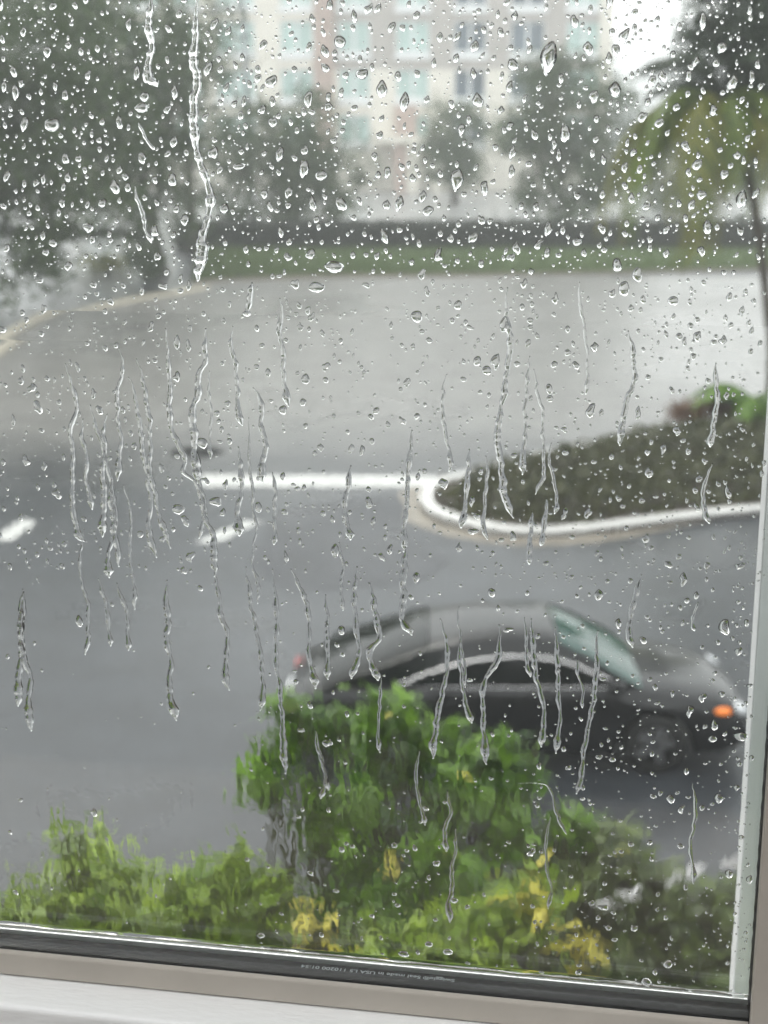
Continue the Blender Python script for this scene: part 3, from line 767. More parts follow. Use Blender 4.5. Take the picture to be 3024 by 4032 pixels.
for px, py in ((2655, 3470), (2495, 3520), (2370, 3565), (2740, 3440), (2885, 3400), (2915, 3385), (2935, 3400), (2475, 3535), (2385, 3575)):
    v = atY(px, py, 10.2); o = link('flower', flm, ol); o.location = v - base; o.rotation_euler = (-0.9 + rnd.gauss(0, .2), rnd.gauss(0, .3), rnd.random()); o.scale = (1.15,) * 3
b2 = sx(300, 3450, 10.9); base = Vector((b2.x, 10.9, 0.03))
shrub('leafy_bush', 'loose light green bush standing against the bare grey ground at the left', base,
      [(lc(330, 3330), (.22, .25, .18)), (lc(430, 3470, -.1), (.4, .35, .2)), (lc(230, 3560, -.2), (.3, .3, .2)), (lc(480, 3640, -.3), (.36, .35, .26)), (lc(60, 3560), (.3, .3, .16))],
      103, 'leaf_bright', 280, 700, SG)
b3 = sx(800, 3600, 10.4); base = Vector((b3.x, 10.4, 0.03))
def lc(px, py, dy=0): v = atY(px, py, 10.4 + dy); return tuple(v - base)
shrub('leafy_bush', 'spreading green bush low at the bottom between two patches of grey paving', base,
      [(lc(760, 3560), (.34, .35, .24)), (lc(900, 3480), (.3, .3, .18)), (lc(800, 3720, -.2), (.42, .4, .24)), (lc(1050, 3560), (.2, .3, .2))],
      104, 'leaf_bright', 280, 1300, SG, 'leaf_yellow', 2)
b4 = sx(1230, 3700, 10.0); base = Vector((b4.x, 10.0, 0.03))
def lc(px, py, dy=0): v = atY(px, py, 10.0 + dy); return tuple(v - base)
shrub('yellow_leaved_shrub', 'yellow variegated plant beside the grey paving at the bottom centre', base,
      [(lc(1300, 3690), (.09, .14, .12)), (lc(1210, 3575), (.10, .12, .05))], 105, 'leaf_yellow', 34, 0, SG, lsz=0.8)
b5 = sx(1750, 3780, 10.0); base = Vector((b5.x, 10.0, 0.03))
def lc(px, py, dy=0): v = atY(px, py, 10.0 + dy); return tuple(v - base)
shrub('light_green_shrub', 'pale lime shrub lowest in the middle just above the window seal', base,
      [(lc(1850, 3700), (.42, .4, .3)), (lc(1580, 3760), (.45, .35, .25)), (lc(2060, 3600), (.3, .3, .25))], 106, 'leaf_bright', 240, 500, SG)
b6 = sx(2110, 3560, 9.9); base = Vector((b6.x, 9.9, 0.03))
def lc(px, py, dy=0): v = atY(px, py, 9.9 + dy); return tuple(v - base)
shrub('yellow_leaved_shrub', 'narrow yellow striped plant between the lime and olive shrubs', base,
      [(lc(2110, 3560), (.06, .1, .22))], 107, 'leaf_yellow', 22, 0, SG)
b7 = sx(2310, 3720, 9.8); base = Vector((b7.x, 9.8, 0.03))
shrub('yellow_leaved_shrub', 'small ragged yellow plant in front of the olive shrub', base,
      [(tuple(atY(2310, 3720, 9.8) - base), (.06, .1, .14))], 108, 'leaf_yellow', 16, 0, SG)

# ------------------------------------------------------------------ the window
UL_, VB = -0.72, None
u_r, v_b = pane(2942, 3986)
VB = pane(1450, 3806, -0.003)[1]
UR = u_r
VT = VB + 1.25
UL = UR - 1.15
win = empty('sash_window'); win.matrix_world = WM
tag(win, 'double glazed window in taupe vinyl frame, its glass covered with rain', 'window')
GAP = 0.015
TN0 = -0.003 - GAP - 0.003        # inner face of the inner pane
NF = TN0 - 0.0042                 # room face of the inner frame
u_r2, _ = pane(2957, 3950, NF)
def wbox(name, m, u0, u1, n0, n1, v0, v1, bev=0.0):
    mb = MB(); mb.box(u0, u1, n0, n1, v0, v1); o = mb.build(name, m, win)
    if bev:
        bm_ = o.modifiers.new('b', 'BEVEL'); bm_.width = bev; bm_.segments = 3; bm_.limit_method = 'NONE'
        o.data.polygons.foreach_set('use_smooth', [True] * len(o.data.polygons)); 
        wn = o.modifiers.new('w', 'WEIGHTED_NORMAL'); wn.keep_sharp = True
    return o
wbox('outer_pane', M['glass'], UL - 0.004, UR + 0.006, -0.003, 0.0, VB - 0.008, VT)
wbox('inner_pane', M['glass'], UL - 0.004, UR + 0.006, TN0, TN0 + 0.003, VB - 0.008, VT)
# corrugated spacer: top face waves along u
def spacer(horizontal):
    mb = MB(); rings = []; n = 260
    L0, L1 = (UL, UR + 0.004) if horizontal else (VB + 0.0001, VT)
    for i in range(n + 1):
        a = L0 + (L1 - L0) * i / n; ring = []
        for j in range(9):
            f = j / 8; nn = -0.0032 - 0.0002 - (GAP - 0.0006) * f
            h = 0.00055 * math.sin(a * 2 * math.pi / 0.0085 + 2.2 * math.sin(f * 3.1)) * math.sin(math.pi * f) + 0.0006 * math.cos((f - 0.5) * 3.0) + 0.0004 * math.sin(f * 12)
            ring.append((a, nn, VB + h) if horizontal else (UR - h, nn, a))
        ring += [(a, ring[-1][1], VB - 0.007), (a, ring[0][1], VB - 0.007)] if horizontal else [(UR + 0.006, ring[8][1], a), (UR + 0.006, ring[0][1], a)]
        rings.append(ring)
    mb.loft(rings); return mb.build('spacer', M['spacer'], win, True)
spacer(True); spacer(False)
# inner frame (room side)
v_rail = VB + 0.0006
H_RAIL = 0.0135
def rail_profile(u0, u1, flip=False):
    prof = [(TN0 - 0.0004, v_rail - 0.002), (TN0 - 0.0006, v_rail), (NF + 0.0016, v_rail + 0.0001), (NF + 0.0004, v_rail - 0.0004), (NF, v_rail - 0.0012), (NF, v_rail - H_RAIL), (TN0 - 0.0004, v_rail - H_RAIL)]
    mb = MB(); mb.loft([[(u, n_, v_) for n_, v_ in prof] for u in (u0, u1)]); return mb
UJ = u_r2                                      # left edge of the right inner jamb
rail_profile(UL - 0.05, UJ - 0.0004).build('bottom_rail', M['vinyl'], win)
wbox('glazing_gasket', M['gasket'], UL, UJ + 0.002, TN0 - 0.0004 - 0.0016, TN0 - 0.0004, VB - 0.004, VB + 0.0004)
wbox('right_stile', M['vinyl'], UJ, UR + 0.1115, NF - 0.004, TN0 - 0.0004, v_rail - H_RAIL + 0.0004, VT + 0.05, 0.0012)
wbox('left_stile', M['vinyl'], UL - 0.075, UL, NF - 0.004, TN0 - 0.0004, v_rail + 0.001, VT + 0.05, 0.0012)
wbox('top_rail', M['vinyl'], UL + 0.0004, UJ - 0.0004, NF, TN0 - 0.0004, VT - 0.002, VT + 0.05, 0.0012)
# outer frame seen through the glass
uo = UR
wbox('outer_reveal', M['vinyl_out'], UR + 0.0002, UR + 0.09, 0.0012, 0.100, VB - 0.25, VT + 0.06, 0.0008)
wbox('outer_casing', M['frame_white'], UR - 0.0006, UR + 0.11, 0.1003, 0.135, VB - 0.25, VT + 0.10, 0.0012)
wbox('outer_rail', M['frame_white'], UL - 0.08, UR - 0.0002, 0.0012, 0.0046, VB - 0.03, VB + 0.0010, 0.0006)
wbox('outer_left_stile', M['vinyl_out'], UL - 0.08, UL + 0.004, 0.0065, 0.020, VB - 0.03, VT + 0.06, 0.0008)
wbox('outer_top_rail', M['vinyl_out'], UL + 0.0045, UR - 0.0004, 0.0065, 0.020, VT - 0.01, VT + 0.06, 0.0008)
# printed line on the spacer, read upside down from the room
fc = bpy.data.curves.new('lettering', 'FONT'); fc.body = 'Swiggle\u00ae Seal made in USA L5 110200 01:54'; fc.size = 1.0; fc.offset = 0.012
fo = bpy.data.objects.new('lettering_source', fc); COL.objects.link(fo)
dg = bpy.context.evaluated_depsgraph_get(); tm = bpy.data.meshes.new_from_object(fo.evaluated_get(dg)); tm.name = 'lettering'
bpy.data.objects.remove(fo)
tm.materials.clear(); tm.materials.append(M['ink'])
wx = max(v.co.x for v in tm.vertices)
uA = pane(1792, 3872, -0.010)[0]; uB = pane(1188, 3818, -0.010)[0]
let = link('lettering', tm, win)
kx = (uA - uB) / wx
let.matrix_local = Matrix(((-kx, 0, 0, uA), (0, -0.0040, 0, -0.0088), (0, 0, 1, VB + 0.0016), (0, 0, 0, 1)))

# sill, wall and the room behind the camera
def rbox(name, m, u0, u1, n0, n1, v0, v1, bev=0.0, kind='structure'):
    mb = MB(); mb.box(u0, u1, n0, n1, v0, v1); o = mb.build(name, m); o.matrix_world = WM
    if bev:
        bm_ = o.modifiers.new('b', 'BEVEL'); bm_.width = bev; bm_.segments = 4
    if kind: o['kind'] = kind
    return o
v_s = v_rail - H_RAIL - 0.0012
FLOOR_V = -1.55
sl = rbox('window_sill', M['sill'], UL - 0.15, UR + 0.15, NF - 0.0285, NF + 0.02, v_s - 0.028, v_s, 0.003, None)
tag(sl, 'white painted wooden sill below the taupe window frame', 'window sill')
WI, WOUT = NF - 0.009, 0.06
rbox('wall_below_window', M['room_wall'], -2.2, 2.2, WI, WOUT - 0.03, FLOOR_V, v_s - 0.0285)
rbox('wall_right_of_window', M['room_wall'], UR + 0.112, 2.2, WI, WOUT, v_s - 0.028, 1.15)
rbox('wall_left_of_window', M['room_wall'], -2.2, UL - 0.0755, WI, WOUT, v_s - 0.028, 1.15)
rbox('wall_above_window', M['room_wall'], UL - 0.075, UR + 0.112, WI, WOUT, VT + 0.1005, 1.15)
rbox('floor', M['room_floor'], -2.2, 2.2, -2.55, WI - 0.001, FLOOR_V - 0.1, FLOOR_V)
rbox('ceiling', M['room_wall'], -2.2, 2.2, -0.2, WOUT, 1.151, 1.3)
rbox('ceiling_rear', M['room_wall'], -2.2, 2.2, -2.55, -1.95, 1.151, 1.3)
for s_ in (-1, 1): rbox('ceiling_beside_added_gap', M['room_wall'], *sorted((s_ * 2.2, s_ * 1.3)), -1.949, -0.201, 1.151, 1.3)  # the gap between these is unseen, added to brighten sill and rail
rbox('wall_back', M['room_dark'], -2.2, 2.2, -2.7, -2.551, FLOOR_V, 1.15)
for s, nm in ((-1, 'left'), (1, 'right')):       # side walls, each with an unseen tall opening added to light the frame
    a, b = sorted((s * 2.2, s * 2.32))
    rbox('wall_%s_below' % nm, M['room_wall'], a, b, -2.55, WOUT, FLOOR_V - 0.1, FLOOR_V + 0.1)
    rbox('wall_%s_front' % nm, M['room_wall'], a, b, -0.25, WOUT, FLOOR_V + 0.101, 1.15)
    rbox('wall_%s_rear' % nm, M['room_wall'], a, b, -2.55, -2.4, FLOOR_V + 0.101, 1.15)
    rbox('wall_%s_above' % nm, M['room_wall'], a, b, -2.399, -0.251, 1.08, 1.15)
# outside face of this building
mb = MB(); mb.box(-14, 14, -0.25, 0.02, 0, CAM_H + FLOOR_V - 0.11); o = mb.build('wall_lower_storey', M['dark_brick']); o.matrix_world = Matrix.Translation((WO.x, WO.y, 0)) @ Matrix.Rotation(-YAW, 4, 'Z'); o['kind'] = 'structure'

# ------------------------------------------------------------------ water on the glass
BASE_N = 0.0008
CAP_R = 1 / math.sin(R(76)); CAP_C = math.sqrt(CAP_R ** 2 - 1)      # spherical cap meeting the glass at 76 degrees
def dome(rx, ry, h, seed, nseg=26, rings=(1, 0.97, 0.91, 0.82, 0.7, 0.55, 0.38, 0.19), shape='round', rot=0.0, irr=0.12):
    """closed drop: flat back on the pane (n=0), bulging outward; heavier toward its foot"""
    rnd = random.Random(seed); ph = [rnd.random() * 6.28 for _ in range(4)]; am = [irr * rnd.uniform(.4, 1) / (k + 1) for k in range(4)]
    out = []
    for i in range(nseg):
        a = i * 2 * math.pi / nseg; r_ = 1 + sum(am[k] * math.sin((k + 2) * a + ph[k]) for k in range(4))
        x, y = math.cos(a) * r_, math.sin(a) * r_
        if shape == 'tear': x *= 1 - 0.42 * max(-1, y) if y > 0 else 1 + 0.10 * y
        if shape == 'drip': x *= 1 + 0.5 * y if y < 0 else 1.0
        if shape == 'bean': x += 0.28 * y * y
        out.append((x * rx, y * ry))
    c, s = math.cos(rot), math.sin(rot)
    out = [(x * c - y * s, x * s + y * c) for x, y in out]
    vs_ = [(x, 0, y) for x, y in out]; fs = [tuple(range(nseg))]
    for rr in rings:
        for x, y in out:
            yy = y * rr / ry; hh = h * (math.sqrt(CAP_R ** 2 - rr * rr) - CAP_C) / (CAP_R - CAP_C) * (1 - 0.10 * yy)
            vs_.append((x * rr, hh, y * rr - 0.10 * ry * (1 - rr)))
    b = nseg
    for k in range(len(rings) - 1):
        for i in range(nseg):
            j = (i + 1) % nseg
            fs.append((b + k * nseg + i, b + (k + 1) * nseg + i, b + (k + 1) * nseg + j, b + k * nseg + j))
    vs_.append((0, h, -0.10 * ry)); t = len(vs_) - 1; k = len(rings) - 1
    for i in range(nseg): fs.append((b + k * nseg + i, t, b + k * nseg + (i + 1) % nseg))
    return vs_, fs

def zone(px, py):
    if py < 560 and 850 < px < 2400 - 0: return 'before the pale building'
    if py < 500 and 2400 <= px < 2650: return 'against the white sky'
    if py < 1150 and px < 850: return 'over the dark left trees'
    if py < 1000 and px >= 2400: return 'over the palm'
    if py < 980: return 'over the hazy middle trees'
    if py < 1110: return 'over the green lawn strip'
    if py < 1860 and px < 1100: return 'over the grey left road'
    if py < 1860: return 'over the pale wet asphalt'
    if py < 2150 and px > 1640: return 'over the planted traffic island'
    if py < 2350 and px < 1300: return 'over the painted lane lines'
    if py < 2350: return 'between island and car'
    if px < 1000 and py < 3200: return 'over the dark lower-left road'
    if py < 2900 and px > 1050: return 'over the dark car'
    if px > 2250: return 'over the olive shrub'
    if px < 1000: return 'over the low left bushes'
    return 'over the green shrub'

NAMED = [  # px, py, half width, half height (photo pixels), shape, words
    (2160, 232, 32, 58, 'drip', 'big dark top-shaped raindrop pointed at its foot, by the upper right windows'),
    (210, 492, 31, 27, 'round', 'large squat raindrop alone on the dark tree at the left'),
    (1594, 400, 19, 36, 'tear', 'long dark oval raindrop just below the lower window row'),
    (1505, 350, 20, 35, 'tear', 'big dark raindrop beside the long oval one, left of it'),
    (1800, 708, 23, 45, 'drip', 'tall lens-shaped raindrop over the small distant tree'),
    (2422, 352, 25, 27, 'tear', 'bell-shaped raindrop over the grey-green tree'),
    (2920, 782, 22, 33, 'tear', 'large clear raindrop beside the palm trunk'),
    (1340, 165, 21, 24, 'round', 'large round raindrop on the red-brown corner pier'),
    (1318, 1050, 36, 24, 'round', 'wide flat raindrop over the lawn strip left of centre'),
    (1248, 1130, 32, 20, 'round', 'second wide flat raindrop, below the lawn strip'),
    (2430, 1042, 18, 25, 'round', 'egg-shaped raindrop on the lawn edge at the right'),
    (2508, 1080, 17, 28, 'bean', 'tilted bean-shaped raindrop right of the egg-shaped one'),
    (2457, 1135, 20, 28, 'round', 'dark oval raindrop just under the lawn at the right'),
    (2650, 1183, 19, 18, 'round', 'round raindrop with a bright ring at the right of the pale asphalt'),
    (1986, 1275, 17, 33, 'tear', 'pendant raindrop hanging at the end of a faint trail'),
    (1880, 1420, 15, 19, 'round', 'upper of two neighbouring dark drops on the pale asphalt'),
    (1918, 1457, 18, 19, 'round', 'lower of two neighbouring dark drops on the pale asphalt'),
    (2163, 1530, 13, 21, 'round', 'small dark oval drop stacked above another at right of centre'),
    (2166, 1567, 12, 15, 'round', 'small dark drop stacked below another at right of centre'),
    (1642, 1245, 24, 22, 'round', 'flat triangular drop near the top of the pale asphalt'),
    (1804, 1200, 15, 18, 'round', 'greenish round drop near the top of the pale asphalt'),
    (1205, 1490, 17, 22, 'tear', 'dark plump drop at the left of the pale asphalt'),
    (1195, 1582, 13, 15, 'round', 'small dark drop below the plump one'),
    (1115, 1612, 16, 18, 'bean', 'tilted dark drop left of the small one'),
    (700, 1345, 15, 28, 'tear', 'dark pendant drop under a hooked trail at the left'),
    (800, 1742, 21, 23, 'round', 'round drop beside the manhole cover'),
    (705, 2002, 28, 20, 'round', 'wide drop left of the lane line'),
    (850, 1972, 27, 18, 'bean', 'curved drop above the lane line'),
    (556, 2100, 14, 15, 'round', 'small grey drop left of the lane line'),
    (1020, 1995, 15, 22, 'round', 'upright drop below the stop line'),
    (1320, 2165, 16, 28, 'bean', 'ragged dark drop below the stop line near the kerb tip'),
    (1640, 2272, 15, 24, 'drip', 'drop of dark green light between the kerb tip and the car'),
    (2358, 2338, 17, 24, 'tear', 'clear drop above the car windscreen'),
    (2850, 2465, 22, 32, 'bean', 'kidney-shaped drop above the car bonnet'),
    (316, 2442, 17, 26, 'tear', 'pale drop alone on the dark road at the left'),
    (1346, 2478, 15, 20, 'round', 'dark green drop above the shrub'),
    (1937, 2330, 14, 20, 'round', 'dark-rimmed drop above the car roof'),
    (2915, 2895, 30, 18, 'bean', 'wide bright-footed drop below the headlight'),
    (2812, 2850, 16, 22, 'tear', 'drop just below the amber lamp'),
    (2805, 2905, 16, 15, 'round', 'round drop with green top below the amber lamp'),
    (2640, 3140, 18, 20, 'tear', 'drop on the dark car flank with bright foot'),
    (2830, 3140, 18, 22, 'drip', 'drop on the dark car flank beside the outer frame'),
    (2870, 3435, 17, 18, 'round', 'ring-shaped drop near the white flowers'),
    (2630, 3790, 18, 20, 'round', 'ring-shaped drop low on the olive shrub'),
    (2545, 3860, 22, 22, 'round', 'clustered drop at the bottom right above the seal'),
    (1690, 3712, 16, 14, 'round', 'small bright ring drop above the seal, right of the centre'),
    (1765, 3742, 22, 14, 'round', 'flat bright ring drop above the seal'),
    (1590, 3750, 22, 16, 'bean', 'bright broken drop above the lettering'),
    (1268, 3675, 12, 12, 'round', 'bright round drop on the yellow variegated plant'),
    (1030, 3678, 16, 13, 'round', 'bright drop on the grey paving at the bottom'),
    (1790, 3540, 16, 13, 'round', 'bright tilted drop on the green shrub near the bottom'),
    (560, 425, 26, 20, 'bean', 'hooked drop where the upper left trail breaks off'),
    (945, 655, 26, 13, 'round', 'flat bright drop right of the long upper left trail'),
    (690, 362, 15, 26, 'tear', 'dark drop between the two upper left trails'),
    (1425, 292, 25, 18, 'bean', 'tilted wide drop under the cream facade'),
    (1215, 390, 15, 32, 'bean', 'slanting drop at the tree top below the facade'),
    (885, 822, 20, 20, 'round', 'flat drop right of the trail bend at the left'),
    (730, 866, 18, 24, 'drip', 'bright drop left of the trail bend'),
    (65, 365, 16, 30, 'drip', 'lone drop at the far left on the dark tree'),
    (190, 205, 16, 24, 'drip', 'bright drop high on the left tree'),
]
placed = []
def free(px, py, r_):
    for q in placed:
        if (q[0] - px) ** 2 + (q[1] - py) ** 2 < ((q[2] + r_) * 0.95) ** 2: return False
    return True
TRAILS = [
    ([(597, -20), (590, 110), (600, 190), (584, 262), (592, 310), (622, 345)], 12, 'bright trail high at the left, ending in a hook'),
    ([(770, -20), (776, 120), (765, 230), (784, 320), (766, 400), (770, 540), (779, 612), (796, 665), (832, 770), (818, 860), (800, 940), (790, 1050), (782, 1110)], 13, 'long trail from the top edge past the tree trunk, bent at mid height'),
    ([(552, 480), (575, 540), (610, 597)], 6, 'short thin trail over the dark trees'),
    ([(535, 730), (560, 830), (575, 900), (600, 960)], 7, 'thin trail over the left trees leading to the small bush'),
    ([(811, 1290), (811, 1410), (788, 1465), (779, 1556), (757, 1620), (770, 1775), (784, 1902)], 11, 'trail that runs past the manhole cover on its right'),
    ([(655, 1290), (670, 1483), (675, 1683), (729, 1802), (729, 1857), (784, 1911), (802, 2021), (843, 2112), (848, 2276)], 9, 'trail that crosses the manhole cover and joins another at the stop line'),
    ([(547, 1410), (570, 1510), (592, 1665), (597, 1857), (629, 2012), (679, 2157)], 8, 'trail left of the manhole cover, reaching past the lane line'),
    ([(356, 1592), (392, 1711), (438, 1893), (460, 2103), (474, 2230)], 7, 'faint trail second from the left over the grey road'),
    ([(255, 1428), (305, 1574), (283, 1692), (292, 1829), (283, 1966), (319, 2112), (365, 2135)], 8, 'wriggling trail at the far left over the grey road'),
    ([(943, 1756), (957, 1902), (939, 2012), (948, 2112)], 9, 'short beaded trail across the left part of the stop line'),
    ([(1076, 1857), (1085, 2012), (1080, 2148)], 7, 'thin broken trail below the middle of the stop line'),
    ([(1380, 1830), (1376, 1920), (1358, 1984), (1385, 2130)], 8, 'kinked trail below the right part of the stop line'),
    ([(1000, 1110), (985, 1180), (975, 1250)], 8, 'stubby trail hanging from the lawn edge'),
    ([(2000, 1130), (1990, 1190), (2009, 1364), (1977, 1610), (1959, 1692), (1977, 1847), (1995, 1984), (2022, 2039)], 9, 'long trail from the pale asphalt onto the island kerb'),
    ([(2480, 1300), (2496, 1492), (2460, 1610), (2442, 1756)], 8, 'curved trail ending at the far kerb of the island'),
    ([(2085, 1400), (2072, 1629), (2059, 1875)], 6, 'thin straight trail just right of the long one at the island'),
    ([(1849, 1765), (1840, 1920), (1817, 2084)], 8, 'beaded trail over the tip of the island'),
    ([(1626, 1690), (1603, 1920), (1594, 2175)], 8, 'trail touching the left tip of the island kerb'),
    ([(2155, 1960), (2150, 2010), (2130, 2150)], 7, 'short trail over the near island kerb'),
    ([(392, 2273), (424, 2400), (437, 2546)], 7, 'faint vertical trail on the dark road, left of a twin'),
    ([(465, 2291), (501, 2428), (510, 2564)], 7, 'faint vertical trail on the dark road, right of a twin'),
    ([(847, 2227), (870, 2410), (897, 2500), (888, 2656), (907, 2720)], 8, 'trail on the dark road left of the shrub top'),
    ([(975, 2227), (988, 2382), (1020, 2519), (1039, 2710), (1030, 2800)], 8, 'trail running down to the left spike of the shrub'),
    ([(1070, 2236), (1093, 2437), (1084, 2583), (1107, 2710), (1116, 2856), (1125, 3050)], 8, 'trail running over the left spike of the shrub'),
    ([(1148, 2236), (1212, 2382), (1216, 2546), (1244, 2710)], 8, 'slanting trail at the rear end of the car'),
    ([(1285, 2337), (1294, 2674)], 7, 'straight trail over the rear window of the car'),
    ([(1403, 2227), (1398, 2428), (1416, 2546), (1385, 2674)], 9, 'trail over the rear pillar of the car'),
    ([(1453, 2291), (1494, 2491), (1457, 2564), (1490, 2683)], 11, 'thick zigzag trail at the left end of the bright window trim'),
    ([(1600, 2150), (1590, 2300), (1585, 2420), (1620, 2500)], 10, 'trail from the island tip down to the car roof'),
    ([(1738, 2432), (1767, 2583), (1726, 2815), (1703, 2989)], 8, 'trail crossing the left part of the window trim'),
    ([(1813, 2500), (1819, 2687), (1860, 2850)], 7, 'trail crossing the window trim left of its middle'),
    ([(1964, 2455), (1958, 2594), (1900, 2722), (1918, 3012)], 9, 'trail bending left below the middle of the window trim'),
    ([(2097, 2432), (2109, 2641), (2138, 2757), (2132, 2942)], 8, 'trail crossing the window trim right of its middle'),
    ([(2190, 2467), (2202, 2780), (2190, 2966)], 7, 'straight trail beside the windscreen'),
    ([(2353, 2478), (2347, 2700), (2306, 2920), (2272, 3128)], 7, 'trail from the windscreen down the car flank'),
    ([(2521, 2258), (2480, 2455), (2486, 2548)], 8, 'short trail above the car bonnet'),
    ([(2030, 3080), (2160, 3090), (2190, 3180), (2230, 3280)], 6, 'dark hooked trail on the shrub right side'),
    ([(2730, 3080), (2740, 3200), (2720, 3330), (2730, 3480)], 6, 'beaded trail beside the olive shrub'),
    ([(1240, 2870), (1270, 2990), (1300, 3110)], 6, 'thin trail in the left part of the shrub'),
    ([(1650, 2950), (1640, 3080), (1680, 3250)], 6, 'thin trail in the middle of the shrub'),
]
def trail_mesh(pts, wpx, seed):
    P = smooth_path([(*p, 0) for p in pts], 10)
    # resample
    Q = [P[0]]; 
    for p in P[1:]:
        while (p - Q[-1]).length > 7: Q.append(Q[-1] + (p - Q[-1]).normalized() * 7)
    rings = []; rnd = random.Random(seed); n = len(Q); K = 11; o0 = rnd.random() * 50
    for i, q in enumerate(Q):
        t = i / max(1, n - 1)
        nz = noise.noise(Vector((i * 0.13 + o0, 1.7, 0))); nz2 = noise.noise(Vector((i * 0.42 + o0, 9.2, 0)))
        wd_ = wpx * 1.15 * (0.9 + 0.40 * nz + 0.30 * nz2) * min(1, 0.08 + t * 5) * min(1, 0.12 + (1 - t) * 11) * (1 + 0.8 * max(0, t - 0.80) / 0.14 * (1 if t < 0.97 else 0.4))
        wd_ = max(wpx * 0.25, wd_)
        jx = 7.0 * noise.noise(Vector((i * 0.11 + o0, 4.4, 0))) + 5.5 * noise.noise(Vector((i * 0.3 + o0, 6.4, 0)))
        u, v = pane(q.x + jx, q.y); w_ = wd_ * PXM * 1.25; h = w_ * (0.48 if q.y < 1120 else 0.25)
        ring = [(u - w_, BASE_N, v)]
        for k in range(K): a = math.pi * (1 - k / (K - 1)); ring.append((u + math.cos(a) * w_, BASE_N + 1e-5 + math.sin(a) ** 1.7 * h, v))
        ring.append((u + w_, BASE_N, v)); rings.append(ring)
    mb = MB(); mb.loft(rings); return mb
TG2 = 'water trails running down the pane'
rt = random.Random(63); n_main = len(TRAILS)
for i in range(34):
    if i < 16: x, y, ln, wp = rt.uniform(0, 1150), rt.uniform(1120, 2350), rt.uniform(240, 760), rt.uniform(4, 11)
    elif i < 25: x, y, ln, wp = rt.uniform(1150, 2950), rt.uniform(1100, 2200), rt.uniform(180, 560), rt.uniform(4, 9)
    else: x, y, ln, wp = rt.uniform(1050, 2800), rt.uniform(2300, 3300), rt.uniform(120, 420), rt.uniform(4, 7)
    n_ = max(3, int(ln / 70)); pts = [(x, y)]
    for k in range(n_): pts.append((pts[-1][0] + rt.gauss(2, 13), pts[-1][1] + ln / n_))
    TRAILS.append((pts, wp, '%s %s water trail starting %s' % ('long' if ln > 480 else ('short' if ln < 280 else 'medium'), 'fine' if wp < 5.5 else 'beaded', zone(x, y))))
for i, (pts, wpx, words) in enumerate(TRAILS):
    o = trail_mesh(pts, wpx, 900 + i).build('water_trail', M['water'], None, True); o.matrix_world = WM
    tag(o, words, 'water trail', TG2)
    P = smooth_path([(*p, 0) for p in pts], 6)
    for p in P: placed.append((p.x, p.y, wpx * 1.1))
# bead of water lying on the outer rail
rings = []; n = 420
for i in range(n + 1):
    u = UL + 0.3 + (UR - 0.0004 - UL - 0.3) * i / n
    h = 0.0030 + 0.0008 * noise.noise(Vector((u * 45, 0, 0))) + 0.0006 * noise.noise(Vector((u * 160, 3, 0)))
    b = 0.0033 + 0.0007 * noise.noise(Vector((u * 60, 8, 0)))
    ring = [(u, BASE_N, VB + 0.00115)]
    for k in range(9): a = math.pi / 2 * k / 8; ring.append((u, BASE_N + 2e-5 + math.sin(a) * b, VB + 0.00115 + math.cos(a) * h))
    rings.append(ring[::-1])
mb = MB(); mb.loft(rings); o = mb.build('water_bead', M['water'], None, True); o.matrix_world = WM
tag(o, 'bright bead of water lying along the foot of the glass', 'water')

# drops: a list, the largest become single objects
drops = []
for (px, py, a, b, sh, words) in NAMED:
    drops.append((px, py, a, b, sh, words)); placed.append((px, py, max(a, b)))
rnd = random.Random(21)
def scatter(n, x0, x1, y0, y1, med, sig, rmax, asp, tries=12, keep=None):
    for i in range(n):
        for k in range(tries):
            px, py = rnd.uniform(x0, x1), rnd.uniform(y0, y1)
            if keep and rnd.random() > keep(px, py): continue
            r_ = min(rmax, max(2.2, rnd.lognormvariate(math.log(med), sig)))
            b = r_ * rnd.uniform(*asp)
            if free(px, py, max(r_, b)):
                sh = rnd.choice(['round', 'round', 'tear', 'drip', 'bean', 'tear'])
                drops.append((px, py, r_, b, sh, None)); placed.append((px, py, max(r_, b))); break
scatter(300, 0, 3010, 0, 1010, 12, 0.26, 20, (1.05, 1.7))
scatter(900, 0, 3010, 0, 1010, 6.5, 0.35, 12, (0.95, 1.7))
scatter(1100, 0, 3010, 0, 1050, 3.3, 0.3, 6, (0.9, 1.4))
scatter(170, 0, 3010, 1000, 2250, 12, 0.25, 19, (0.7, 1.6))
scatter(750, 0, 3010, 1000, 2250, 6.5, 0.35, 12, (0.7, 1.8))
scatter(900, 0, 3010, 1000, 2300, 3.4, 0.3, 6, (0.8, 1.5))
lowr = lambda x, y: 0.12 if x < 1000 else (0.4 if x < 2100 else 1.0)
scatter(90, 0, 2960, 2250, 3900, 12, 0.25, 18, (0.6, 1.3), 20, lowr)
scatter(420, 0, 2960, 2250, 3900, 6.5, 0.35, 12, (0.6, 1.5), 20, lowr)
scatter(600, 0, 2960, 2250, 3900, 3.4, 0.3, 6, (0.8, 1.4), 20, lowr)
scatter(60, 2890, 2945, 1500, 3900, 5, 0.4, 10, (0.7, 1.3))
order = sorted(range(len(drops)), key=lambda i: -(drops[i][2] * drops[i][3] + (1e6 if drops[i][5] else 0)))
DG = 'raindrops on the window pane'
small = MB()
